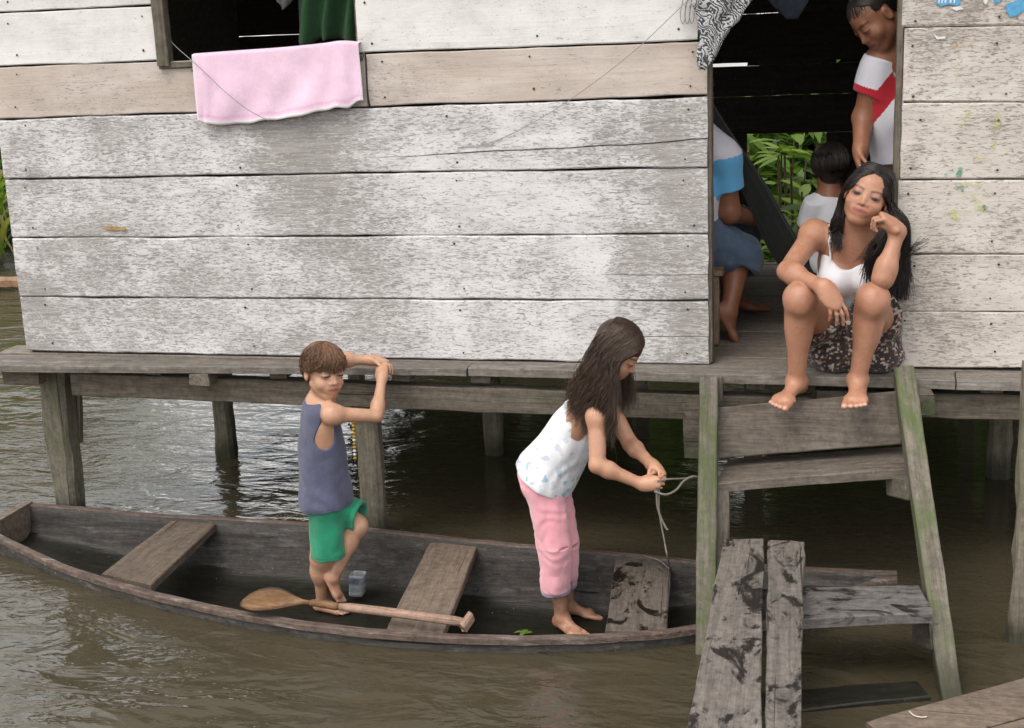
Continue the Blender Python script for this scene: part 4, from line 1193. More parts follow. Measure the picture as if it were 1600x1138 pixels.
class Field:
    def __init__(s, lo, hi, vox):
        s.lo = np.asarray(lo, float); s.vox = vox
        s.n = np.ceil((np.asarray(hi, float) - s.lo) / vox).astype(int) + 1
        s.a = np.full(s.n, .08, np.float32)
        s.ax = [(s.lo[i] + np.arange(s.n[i]) * vox).astype(np.float32) for i in range(3)]
    def box(s, lo, hi, m):
        i0 = np.clip(np.floor((np.asarray(lo) - m - s.lo) / s.vox).astype(int), 0, s.n - 1)
        i1 = np.clip(np.ceil((np.asarray(hi) + m - s.lo) / s.vox).astype(int) + 1, 1, s.n)
        sl = tuple(slice(a, b) for a, b in zip(i0, i1))
        X = s.ax[0][sl[0]][:, None, None]; Y = s.ax[1][sl[1]][None, :, None]; Z = s.ax[2][sl[2]][None, None, :]
        return sl, X, Y, Z
    def merge(s, sl, d, k, op):
        a = s.a[sl]
        if op == 'u':
            if k > 0:
                h = np.maximum(k - np.abs(a - d), 0) / k; s.a[sl] = np.minimum(a, d) - h * h * k * .25
            else: s.a[sl] = np.minimum(a, d)
        elif op == 's':
            d = -d
            if k > 0:
                h = np.maximum(k - np.abs(a - d), 0) / k; s.a[sl] = np.maximum(a, d) + h * h * k * .25
            else: s.a[sl] = np.maximum(a, d)
    def cap(s, a, b, ra, rb=None, k=.02, op='u', m=.05):
        rb = ra if rb is None else rb
        a, b = np.asarray(a, float), np.asarray(b, float); R = max(ra, rb)
        sl, X, Y, Z = s.box(np.minimum(a, b) - R, np.maximum(a, b) + R, m)
        ba = b - a; L2 = max(float(ba @ ba), 1e-12)
        px, py, pz = X - a[0], Y - a[1], Z - a[2]
        t = np.clip((px * ba[0] + py * ba[1] + pz * ba[2]) / L2, 0, 1)
        d = np.sqrt((px - t * ba[0]) ** 2 + (py - t * ba[1]) ** 2 + (pz - t * ba[2]) ** 2) - (ra + (rb - ra) * t)
        s.merge(sl, d.astype(np.float32), k, op)
    def cone(s, a, b, ra, rb, k=.0, op='u', m=.03, flat=(1, 0, 0)):
        """flat-ended cone (cloth tubes)"""
        a, b = np.asarray(a, float), np.asarray(b, float); R = max(ra, rb)
        sl, X, Y, Z = s.box(np.minimum(a, b) - R, np.maximum(a, b) + R, m)
        ba = b - a; L = np.linalg.norm(ba); ba = ba / L
        px, py, pz = X - a[0], Y - a[1], Z - a[2]
        h = px * ba[0] + py * ba[1] + pz * ba[2]
        q = np.sqrt(np.maximum(px * px + py * py + pz * pz - h * h, 0))
        t = np.clip(h / L, 0, 1)
        d = np.maximum(q - (ra + (rb - ra) * t), np.abs(h - L / 2) - L / 2)
        s.merge(sl, d.astype(np.float32), k, op)
    def ell(s, c, r, M=None, k=.02, op='u', m=.05):
        """ellipsoid: M columns = axes"""
        c, r = np.asarray(c, float), np.asarray(r, float); M = np.eye(3) if M is None else np.asarray(M, float)
        ext = np.sqrt(((M * r[None, :]) ** 2).sum(1))
        sl, X, Y, Z = s.box(c - ext, c + ext, m)
        px, py, pz = X - c[0], Y - c[1], Z - c[2]
        q = [px * M[0, i] + py * M[1, i] + pz * M[2, i] for i in range(3)]
        k0 = np.sqrt(sum((q[i] / r[i]) ** 2 for i in range(3)))
        k1 = np.sqrt(sum((q[i] / r[i] ** 2) ** 2 for i in range(3))) + 1e-9
        d = k0 * (k0 - 1) / k1
        s.merge(sl, d.astype(np.float32), k, op)
    def plane(s, p0, n, k=.004, lo=None, hi=None):
        """keep the side against n (cuts away where (p-p0).n > 0)"""
        p0, n = np.asarray(p0, float), _n(n)
        if lo is None: lo, hi = s.lo, s.lo + s.n * s.vox
        sl, X, Y, Z = s.box(lo, hi, 0)
        d = (X - p0[0]) * n[0] + (Y - p0[1]) * n[1] + (Z - p0[2]) * n[2]
        s.merge(sl, -d.astype(np.float32), k, 's')
    def wrinkle(s, fn, band=.03):
        idx = np.nonzero(np.abs(s.a) < band)
        p = np.stack([s.ax[i][idx[i]] for i in range(3)], 1)
        s.a[idx] += fn(p).astype(np.float32)
    def like(s):
        o = Field.__new__(Field); o.lo, o.vox, o.n, o.ax = s.lo, s.vox, s.n, s.ax; o.a = np.full(s.n, .08, np.float32); return o
    def join(s, o): np.minimum(s.a, o.a, out=s.a)
    def mesh(s, smooth=2):
        g = vdb.FloatGrid(.08); g.copyFromArray(np.clip(s.a, -.08, .08))
        v, q = g.convertToQuads(isovalue=0.0)
        v = v.astype(np.float64) * s.vox + s.lo; q = q.astype(np.int64)[:, ::-1]
        for _ in range(smooth):
            acc = np.zeros_like(v); cnt = np.zeros(len(v))
            for i in range(4):
                a, b = q[:, i], q[:, (i + 1) % 4]
                for c in range(3):
                    acc[:, c] += np.bincount(a, v[b, c], len(v)) + np.bincount(b, v[a, c], len(v))
                cnt += np.bincount(a, minlength=len(v)) + np.bincount(b, minlength=len(v))
            v = v * .5 + .5 * acc / np.maximum(cnt, 1)[:, None]
        return v, q

_rng = np.random.RandomState(77); _tab = _rng.rand(64, 64, 64).astype(np.float32)
def vnoise(p, sc=1.0):
    """smooth value noise, -1..1; sc scalar or 3-vector"""
    p = np.asarray(p) * sc + 100.0
    i = np.floor(p).astype(int); f = p - i; f = f * f * (3 - 2 * f)
    g = lambda a, b, c: _tab[(i[:, 0] + a) & 63, (i[:, 1] + b) & 63, (i[:, 2] + c) & 63]
    x0 = g(0, 0, 0) * (1 - f[:, 0]) + g(1, 0, 0) * f[:, 0]; x1 = g(0, 1, 0) * (1 - f[:, 0]) + g(1, 1, 0) * f[:, 0]
    x2 = g(0, 0, 1) * (1 - f[:, 0]) + g(1, 0, 1) * f[:, 0]; x3 = g(0, 1, 1) * (1 - f[:, 0]) + g(1, 1, 1) * f[:, 0]
    y0 = x0 * (1 - f[:, 1]) + x1 * f[:, 1]; y1 = x2 * (1 - f[:, 1]) + x3 * f[:, 1]
    return (y0 * (1 - f[:, 2]) + y1 * f[:, 2]) * 2 - 1

def ridge(p, sc): return 1 - 2.6 * np.abs(vnoise(p, sc))

def basis(f, u):
    """columns right, forward, up from a forward and an approximate up vector"""
    f = _n(f); r = _n(np.cross(f, u)); u = np.cross(r, f)
    return np.stack([r, f, u], 1)

class Head:
    def __init__(s, c, f, u, h): s.c = np.asarray(c, float); s.B = basis(f, u); s.h = h
    def w(s, x, y, z): return s.c + s.B @ (np.array([x, y, z]) * s.h)
    def loc(s, p): return ((np.asarray(p) - s.c) @ s.B) / s.h

def add_head(F, H, child=False, sleepy=.5):
    h = H.h; w = H.w; B = H.B
    k = .05 * h
    F.ell(w(0, -.07, .15), np.array([.345, .42, .36]) * h, B, .0)
    if child:
        F.ell(w(0, .09, -.14), np.array([.275, .29, .31]) * h, B, .14 * h)
        F.ell(w(0, .22, -.37), np.array([.10, .10, .085]) * h, B, .14 * h)
        ck, cr = (.16, .205, -.18), .112
    else:
        F.ell(w(0, .09, -.15), np.array([.285, .29, .315]) * h, B, .12 * h)
        F.ell(w(0, .235, -.405), np.array([.10, .09, .085]) * h, B, .12 * h)
        ck, cr = (.18, .205, -.13), .118
    for sg in (-1, 1):
        F.cap(w(sg * .225, -.02, -.22), w(sg * .08, .2, -.42), .06 * h, .06 * h, .10 * h)
        F.ell(w(sg * ck[0], ck[1], ck[2]), np.array([cr, cr, cr]) * h, B, .08 * h)
        F.ell(w(sg * .155, .385, .005), np.array([.095, .06, .052]) * h, B, .05 * h, 's')          # eye socket
        F.ell(w(sg * .15, .285, -.005), np.array([.085, .080, .056]) * h, B, .035 * h)               # eyelids
    F.cap(w(-.17, .275, .085), w(.17, .275, .085), .052 * h, None, .06 * h)                          # brow
    F.cap(w(0, .31, .04), w(0, .395, -.135), .030 * h, .046 * h, .05 * h)                            # nose
    for sg in (-1, 1): F.ell(w(sg * .066, .345, -.148), np.array([.048, .05, .036]) * h, B, .03 * h)
    F.ell(w(0, .31, -.265), np.array([.155, .065, .085]) * h, B, .06 * h)                              # mouth mound
    for sg in (-1, 1): F.cap(w(sg * .018, .368, -.243), w(sg * .125, .305, -.266), .018 * h, .010 * h, .02 * h)
    F.cap(w(-.085, .328, -.297), w(.085, .328, -.297), .022 * h, None, .02 * h)
    F.cap(w(0, .360, -.267), w(-.115, .326, -.258), .006 * h, .004 * h, .008 * h, 's'); F.cap(w(0, .360, -.267), w(.115, .326, -.258), .006 * h, .004 * h, .008 * h, 's')
    for sg in (-1, 1):
        F.ell(w(sg * .022 if False else sg * .03, .395, -.178), np.array([.015, .02, .012]) * h, B, .01 * h, 's')
        # ears
        F.ell(w(sg * .355, -.06, -.03), np.array([.035, .075, .125]) * h, B, .03 * h)
        F.ell(w(sg * .39, -.045, -.02), np.array([.025, .042, .08]) * h, B, .015 * h, 's')

def head_color(col, p, H, lip, brow=(.03, .018, .012), lid=.55, blush=.12, open_=.5, brow_w=1.0):
    """flat natural colouring of the face, plus painted shade in nostrils, lip line and lid creases; returns updated colours"""
    q = H.loc(p); x, y, z = q[:, 0], q[:, 1], q[:, 2]; ax = np.abs(x)
    front = (y > .12) & (np.abs(z) < .6) & (ax < .42)
    def mixc(m, c):
        nonlocal col
        m = np.clip(m, 0, 1)[:, None] * front[:, None]; col = col * (1 - m) + np.array(c)[None] * m
    g = lambda cx, cz, sx, sz: np.exp(-(((ax - cx) / sx) ** 2 + ((z - cz) / sz) ** 2))
    mixc(blush * g(.19, -.13, .1, .08), np.array(lip) * 1.15)
    zc = -.268 + .25 * ax ** 2
    mixc(1.1 * np.clip(1.25 - np.sqrt((ax / .132) ** 2 + ((z - zc) / .040) ** 2), 0, 1) * 3 * .8, lip)
    mixc(np.clip(1.3 - np.sqrt((ax / .118) ** 2 + ((z - zc) / .0080) ** 2), 0, 1) * 1.6, np.array(lip) * .42)  # shade between the lips, painted as a dark line
    mixc(.7 * g(.032, -.18, .018, .012), np.array(lip) * .25)  # shade inside the nostrils, put into the colour
    bz = .078 + .03 * np.sin(np.clip((ax - .05) / .2, 0, 1) * 2.4)
    mixc(.85 * brow_w * np.exp(-(((z - bz) / .019) ** 2)) * ((ax > .055) & (ax < .25)), brow)
    # eyes: dark lash line, iris, a little white
    eo = .034 * open_
    e = np.sqrt(((ax - .15) / .078) ** 2 + ((z + .012) / max(eo, .006)) ** 2)
    mixc((e < 1) * 1.0, (.17, .13, .11))
    mixc((e < 1.02) * (np.abs(ax - .15) < .050) * 1.0, (.016, .012, .008))
    lash = np.exp(-(((z + .012 - eo * np.sqrt(np.clip(1 - ((ax - .15) / .085) ** 2, 0, 1))) / .011) ** 2)) * (np.abs(ax - .15) < .088)
    mixc(lash * .9, (.02, .012, .010))
    mixc(.4 * np.exp(-(((z - .035) / .012) ** 2)) * (np.abs(ax - .15) < .08), np.array(lip) * .45)  # shade in the upper lid crease, painted into the skin
    mixc(.25 * np.exp(-(((z + .055) / .02) ** 2)) * (np.abs(ax - .15) < .08), np.array(lip) * .6)
    return col

def add_hand(F, wr, d, n, t, L, curl, thumb=(.5, .5, .5), spread=.12, rr=1.0, fl=1.0):
    """wr wrist, d towards the knuckles, n the way the fingers curl (palm side), t thumb side. curl: per finger three joint angles"""
    d = _n(d); n = np.asarray(n, float); n = _n(n - d * (n @ d)); t = np.asarray(t, float); t = _n(t - d * (t @ d) - n * (t @ n))
    PL = .50 * L; Bw = .40 * L; r = .0445 * L * rr
    M = np.stack([t, d, n], 1)
    F.ell(wr + d * PL * .55, [Bw * .54, PL * .62, .105 * L], M, .02 * L / .12)
    F.cap(wr, wr + d * PL * .4, .12 * L, .12 * L, .2 * L)
    offs = (.36, .125, -.115, -.34); lens = (.44, .49, .46, .36)
    tips = []
    for i in range(4):
        a = wr + d * PL * (.93 - .06 * abs(i - 1.2)) + t * Bw * offs[i]
        F.cap(wr + d * PL * .45 + t * Bw * offs[i] * .8, a, r * 1.15, r * 1.12, r * .9)
        ang = 0.0; side = spread * (1.2 - i) * .9
        dd = _n(d + t * side)
        p = a; rad_ = r * (1.0 if i < 3 else .88)
        for j, fr in enumerate((.45, .31, .24)):
            ang += curl[i][j] if isinstance(curl[0], (tuple, list)) else curl[j]
            v = dd * math.cos(ang) + n * math.sin(ang)
            q = p + v * lens[i] * L * fr * fl
            F.cap(p, q, rad_ * (1 - .08 * j), rad_ * (1 - .08 * (j + 1)), r * .12)
            p = q
        tips.append(p)
    b = wr + d * PL * .25 + t * Bw * .42
    v = _n(d * .75 + t * thumb[0] * 1.4 + n * thumb[1])
    p = b + v * .26 * L
    F.cap(b - v * .05 * L, p, r * 1.7, r * 1.2, r * 1.4)
    v2 = _n(v * math.cos(thumb[2]) + n * math.sin(thumb[2]) * .7 - t * math.sin(thumb[2]) * .6)
    q = p + v2 * .19 * L; F.cap(p, q, r * 1.18, r * 1.05, r * .5)
    q2 = q + _n(v2 + n * .15) * .13 * L; F.cap(q, q2, r * 1.1, r * .85, r * .3)
    return tips + [q2]

def add_foot(F, an, d, up, big, L, spread=.0, tilt=0.0, toe=0.0):
    """an ankle joint; d heel->toe; up dorsal; big = side of the big toe"""
    d = _n(d); up = np.asarray(up, float); up = _n(up - d * (up @ d)); big = np.asarray(big, float); big = _n(big - d * (big @ d) - up * (big @ up))
    H = .27 * L; W = .20 * L
    heel = an - up * (H - .135 * L) - d * .15 * L
    F.cap(an, heel, .13 * L, .135 * L, .12 * L)
    ball = an - up * (H - .085 * L) + d * .50 * L
    F.cap(an - up * .04 * L + d * .05 * L, ball + up * .01 * L + big * .03 * L, .145 * L, .085 * L, .12 * L)
    F.cap(heel + d * .05 * L - big * .05 * L - up * .03 * L, ball - big * .13 * L - up * .01 * L, .09 * L, .075 * L, .08 * L)
    M = np.stack([big, d, up], 1)
    F.ell(ball - d * .03 * L, [.205 * L, .15 * L, .085 * L], M, .08 * L)
    tips = []
    for i, (o, l, r) in enumerate(((.145, .205, .060), (.048, .185, .044), (-.035, .16, .041), (-.108, .125, .038), (-.172, .085, .037))):
        a = ball + big * o * L + d * .07 * L - up * .012 * L
        v = _n(d + big * (o - .0) * spread - up * (toe + .10))
        q = a + v * l * L
        F.cap(a, q, r * L, r * L * .95, .03 * L)
        tips.append(q + v * r * L * .5 + up * r * L * .6)
    return tips

def torso(F, pts, lat, dims, k=.06, grow=0.0):
    """stack of flattened ellipsoids along pts (pelvis -> neck base); lat list of lateral vectors, dims (half width, half depth)"""
    pts = [np.asarray(p, float) for p in pts]
    n = len(pts)
    for i in range(n):
        ax = pts[min(i + 1, n - 1)] - pts[max(i - 1, 0)]; ax = _n(ax)
        l = np.asarray(lat[i], float); l = _n(l - ax * (l @ ax)); f = np.cross(ax, l)
        st_ = max(np.linalg.norm(pts[min(i + 1, n - 1)] - pts[i]), np.linalg.norm(pts[i] - pts[max(i - 1, 0)]))
        M = np.stack([l, f, ax], 1)
        F.ell(pts[i], [dims[i][0] + grow, dims[i][1] + grow, st_ * 1.05 + grow], M, k)

def lerp(a, b, t): return np.asarray(a, float) * (1 - t) + np.asarray(b, float) * t
def bounds(pts, m):
    p = np.array([np.asarray(q, float) for q in pts]); return p.min(0) - m, p.max(0) + m

def skin_color(n, base): return np.tile(np.array(base, float), (n, 1))
def nails_color(col, p, tips, r, c):
    for t in tips:
        d = np.linalg.norm(p - t, axis=1); m = np.clip(1.6 - d / r, 0, 1)[:, None] * .7
        col[:] = col * (1 - m) + np.array(c) * m
    return col
def near(p, c, r): return np.exp(-(np.linalg.norm(p - np.asarray(c), axis=1) / r) ** 2)
def tint(col, m, c):
    m = np.clip(m, 0, 1)[:, None]; col[:] = col * (1 - m) + np.array(c) * m

def put_mesh(name, F, mat, parent, color=None, smooth=2, **pr):
    v, q = F.mesh(smooth)
    col = color(v) if color is not None else None
    return mk(name, v, q, mat, parent, smooth=True, colors=col, **pr)

def strands(name, roots, guides, mat, parent, r=.0016, n=16, seed=0, jitter=.006, shade=None, wave=.003, taper=.35, **pr):
    """roots (N,3); guides (N,M,3) further control points -> thin tubes"""
    rs = np.random.RandomState(seed)
    N = len(roots)
    ctrl = np.concatenate([roots[:, None], guides], 1)
    path = spline(ctrl, n)
    s = np.linspace(0, 1, n)[None, :, None]
    ph = rs.rand(N, 1, 3) * 6.28; fr = rs.uniform(4, 9, (N, 1, 3))
    path = path + wave * np.sin(s * fr + ph) * s
    rad_ = r * (1 - (1 - taper) * np.linspace(0, 1, n) ** 2)[None] * rs.uniform(.7, 1.3, (N, 1))
    V, Fq = tube_np(path, rad_, 3)
    sh = (rs.rand(N) if shade is None else shade)
    col = np.repeat(sh, n * 3)
    return mk(name, V, Fq, mat, parent, smooth=True, colors=np.stack([col] * 3, 1), **pr)

M_SKIN = mat_skin('skin')
# ------------------------------------------------------------------ people
def A(*v): return np.array(v, float)
G_PEOPLE = 'people at the house'
NAILC = (.62, .40, .32)

def short_hair(H, mat, parent, seed, n=1500, front=.13, side=-.06, back=-.30, thick=.05, r=.0013, fringe=.06, vox=.003, mess=.02):
    """cropped hair: a close under-layer and strands combed from the crown"""
    h = H.h
    F = Field(*bounds([H.c], h * .85), vox)
    F.ell(H.w(0, -.075, .155), A(.345 + thick * .7, .42 + thick * .7, .36 + thick * .7) * h, H.B, 0)
    F.ell(H.w(0, -.12, -.10), A(.30, .30, .30) * h, H.B, .05 * h)
    sl = tuple(slice(None) for _ in range(3))
    X, Y, Z = F.ax[0][:, None, None], F.ax[1][None, :, None], F.ax[2][None, None, :]
    q = [((X - H.c[0]) * H.B[0, i] + (Y - H.c[1]) * H.B[1, i] + (Z - H.c[2]) * H.B[2, i]) / h for i in range(3)]
    t = np.clip((q[1] + .12) / .42, 0, 1); t = t * t * (3 - 2 * t)
    t2 = np.clip((q[1] + .30) / .22, 0, 1)
    line = (back * (1 - t2) + side * t2) * (1 - t) + front * t
    F.merge(sl, (-(line - q[2]) * h).astype(np.float32), .02 * h, 's')
    F.wrinkle(lambda p: .010 * h * vnoise(p, 14 / h * .2) + .006 * h * vnoise(p, 9 / h))
    v, qd = F.mesh(2)
    rs = np.random.RandomState(seed)
    phi = rs.rand(n) * 2 * math.pi; th0 = rs.uniform(.05, 1.5, n) ** 1.0
    fw = np.cos(phi)
    zend = np.where(fw > .35, front - fringe * rs.rand(n), np.where(fw < -.3, back, side))
    cosm = np.clip((zend - .155) / (.36 + thick), -.92, .999); thm = np.arccos(cosm)
    K = 7
    pts = []
    lift = thick * rs.uniform(.55, 1.25, n)
    for k in range(K):
        f = k / (K - 1); th = th0 * (1 - f) * .9 + thm * f
        th = np.maximum(th, th0 * .3)
        ph = phi + mess * 6 * np.sin(f * 3 + phi * 5) * .2
        d = np.stack([np.sin(th) * np.sin(ph), np.sin(th) * np.cos(ph), np.cos(th)], 1)
        L = d * np.stack([.345 + lift, .42 + lift, .36 + lift], 1) + A(0, -.075, .155)
        L += rs.normal(0, mess * f, (n, 3)) * .35
        pts.append(H.c + (L * h) @ H.B.T)
    pts = np.stack(pts, 1)
    sh = np.clip(rs.normal(.45, .25, n), 0, 1)
    path = spline(pts, 12)
    rr = r * (1 - .6 * np.linspace(0, 1, 12) ** 3)[None] * rs.uniform(.7, 1.3, (n, 1))
    V2, F2 = tube_np(path, rr, 3)
    Vall = np.concatenate([v, V2]); Fall = np.concatenate([qd, F2 + len(v)])
    col = np.concatenate([np.full(len(v), .25), np.repeat(sh, 36)])
    return mk('hair', Vall, Fall, mat, parent, smooth=True, colors=np.stack([col] * 3, 1))

def eyes_mesh(): pass

def hemline(base, p0, n, rmax=9.0, at=.013):
    """cloth colour with a stitched hem beside the edge plane; base: colour or per-vertex colours"""
    n = _n(n)
    def f(p):
        c = np.tile(np.array(base, float), (len(p), 1)) if np.ndim(base) == 1 else base
        d = (np.asarray(p0) - p) @ n; near_ = np.linalg.norm(p - p0, axis=1) < rmax
        tint(c, ((np.abs(d - at) < .0022) & near_) * .5, c.mean(0) * .45)
        c *= (1 + .10 * vnoise(p, 11) + .06 * vnoise(p, 40))[:, None]
        return c
    return f

def grime(c, p, zlo, zhi, amt=.5):
    """mud splashes on the lower legs and feet"""
    m = np.clip((zhi - p[:, 2]) / (zhi - zlo), 0, 1) * np.clip(vnoise(p, 28) + .6 * vnoise(p, 70) - .05, 0, 1)
    tint(c, m * amt, (.13, .085, .055)); return c

# ---------------------------------------------------------------- boy
def build_boy():
    base = P(508, 958, Z=-.945)
    T = thing('person', tuple(base), 'small boy in a blue sleeveless shirt and green shorts standing in the canoe', 'person', G_PEOPLE)
    H = Head(P(507, 581, Y=-.41), A(.76, -.60, -.05), A(.10, .02, 1), .198)
    neck = P(498, 630, Y=-.39); shR, shL = P(520, 648, Y=-.475), P(508, 636, Y=-.29)
    elR, wrR = P(588, 650, Y=-.375), P(597, 590, Y=-.255)
    elL, wrL = P(531, 562, Y=-.25), P(580, 563, Y=-.205)
    pel = P(509, 772, Y=-.38); hpR, hpL = P(507, 790, Y=-.425), P(517, 788, Y=-.335)
    knR, anR = P(502, 872, Y=-.405), P(504, 940, Y=-.365)
    knL, anL = P(556, 822, Y=-.345), P(521, 902, Y=-.41)
    F = Field(*bounds([H.c + A(0, 0, .1), neck, elR, wrL, anR + A(.14, 0, -.05), anL, pel, knL, wrR + A(.03, .08, .05)], .11), .0026)
    add_head(F, H, True)
    F.cap(neck - A(0, 0, .02), H.w(0, -.08, -.25), .036, .036, .03)
    pts = [pel, lerp(pel, neck, .3), lerp(pel, neck, .58), lerp(pel, neck, .8), lerp(pel, neck, .95)]
    lat = [hpL - hpR] * 2 + [shL - shR] * 3
    dims = [(.088, .078), (.080, .068), (.088, .072), (.092, .062), (.055, .045)]
    torso(F, pts, lat, dims, .05)
    G = {}
    for k_, s_, e, w_ in (('R', shR, elR, wrR), ('L', shL, elL, wrL)):
        F.ell(s_, A(.038, .038, .038), None, .03); F.cap(neck - A(0, 0, .012), s_, .028, .03, .03)
        F.cap(s_, e, .030, .0245, .02); g = G[k_] = F.like()
        g.cap(e, w_, .0245, .017, .015); g.ell(lerp(e, w_, .25), A(.0255, .0255, .03), None, .02); g.cap(lerp(s_, e, .75), e, .0258, .0245, .012)
    ft = []
    for hp, kn, an in ((hpR, knR, anR), (hpL, knL, anL)):
        g = F.like()
        g.cap(hp, kn, .062, .042, .03); g.cap(kn, an, .037, .024, .02); g.ell(lerp(kn, an, .3) + A(-.008, 0, 0), A(.038, .034, .045), None, .03)
        g.ell(kn + A(.006, 0, 0), A(.040, .038, .042), None, .02)
        if an is anR: ft += add_foot(g, anR, A(1, -.08, -.02), A(0, 0, 1), A(.05, 1, 0), .150)
        else: ft += add_foot(g, anL, A(.52, -.05, -.85), A(.85, -.1, .5), A(.1, 1, .1), .135)
        F.join(g)
    ft2 = []
    # hands over the ledge edge, left hand resting on the right
    tR = add_hand(G['R'], wrR, P(596, 572, Y=-.215) - wrR, A(-.1, .9, .25), A(-1, 0, .1), .122, (.45, .8, .5), (.35, .6, .3))
    tL = add_hand(G['L'], wrL, P(600, 565, Y=-.195) - wrL, A(.2, -.1, -1), A(.1, -1, -.1), .122, (.5, .7, .4), (.3, .4, .3))
    F.join(G['R']); F.join(G['L'])
    base_c = (.49, .29, .19)
    def col(p):
        c = skin_color(len(p), base_c)
        c *= (1 + .06 * vnoise(p, 16))[:, None]
        for j in (elR, knR, knL, elL): tint(c, .35 * near(p, j, .03), (.36, .17, .10))
        for a_ in (anR, anL): tint(c, .30 * near(p, a_ + A(.03, 0, -.03), .06), (.50, .22, .15))
        tint(c, .5 * near(p, anL + A(-.01, -.03, -.03), .035), (.55, .27, .19))
        for e_ in (-1, 1): tint(c, .35 * near(p, H.w(e_ * .36, -.06, -.03), .02), (.52, .22, .15))
        grime(c, p, -.95, -.70, .6)
        c = head_color(c, p, H, (.44, .16, .12), open_=.42, brow_w=.75)
        return nails_color(c, p, ft + tR + tL, .006, NAILC)
    put_mesh('body', F, M_SKIN, T, col, 2)
    # sleeveless shirt
    S = Field(*bounds([neck, pel, shR, shL], .17), .003)
    d2 = [(.128, .106), (.104, .093), (.094, .081), (.092, .067), (.055, .048)]
    torso(S, [pel - A(0, 0, .03)] + pts[1:], lat, d2, .05)
    for s_ in (shR, shL): S.cap(neck - A(0, 0, .012), lerp(neck, s_, .85), .040, .036, .03)
    S.wrinkle(lambda p: .0025 * vnoise(p, A(26, 26, 8)) + .0028 * ridge(p + 5, A(15, 15, 9)) + .002 * np.sin(p[:, 2] * 70 + p[:, 0] * 40 + 7 * vnoise(p, 10)) * np.clip((pel[2] + .16 - p[:, 2]) / .15, 0, 1))
    hem = P(509, 791, Y=-.40); S.plane(hem, A(.06, 0, -1), .006)
    S.ell(neck + A(.004, 0, .034), A(.044, .044, .034), None, .006, 's')
    for s_, e in ((shR, elR), (shL, elL)):
        out = _n((s_ - lerp(shR, shL, .5)) * A(1, 1, .2)); dn = lerp(pel, neck, .66) + out * .080 + A(.0, 0, 0)
        S.cap(s_ + out * .022 + A(.0, 0, -.004), dn + out * .012, .040, .037, .006, 's')
    put_mesh('shirt', S, mat_cloth('slate_blue_cotton', None, .95, .25, 500, .5), T, hemline((.085, .09, .150), hem, A(.06, 0, -1)), 2)
    # shorts
    K = Field(*bounds([hpR, hpL, knR, knL, pel], .14), .003)
    K.ell(pel + A(0, 0, -.012), A(.090, .092, .075), None, .0)
    for hp in (hpR, hpL): K.ell(hp + A(0, 0, .008), A(.063, .063, .066), None, .02)
    hemR, hemL = P(513, 869, Y=-.42), P(559, 806, Y=-.345)
    K.cone(hpR + A(0, 0, -.005), hemR, .063, .068, .03); K.cone(hpL + A(0, 0, -.012), hemL + (hemL - hpL) * .1, .066, .066, .03)
    K.cone(lerp(hpR, hemR, .7), hemR + (hemR - hpR) * .2, .045, .053, .0, 's'); K.cone(lerp(hpL, hemL, .7), hemL + (hemL - hpL) * .3, .045, .050, .0, 's')
    K.wrinkle(lambda p: .002 * vnoise(p, A(30, 30, 12)) + .0028 * ridge(p + 2, A(22, 22, 10)))
    put_mesh('shorts', K, mat_cloth('green_cotton', None, .85, .22, 500, .5), T, lambda p: hemline(hemline((.014, .23, .12), hemR, hemR - hpR, .10)(p), hemL, hemL - hpL, .09)(p), 2)
    short_hair(H, mat_hair('brown_hair', (.035, .019, .012), (.29, .155, .085), .45), T, 5, 3800, .17, .05, -.34, .045, .0010, .12, mess=.09)
build_boy()

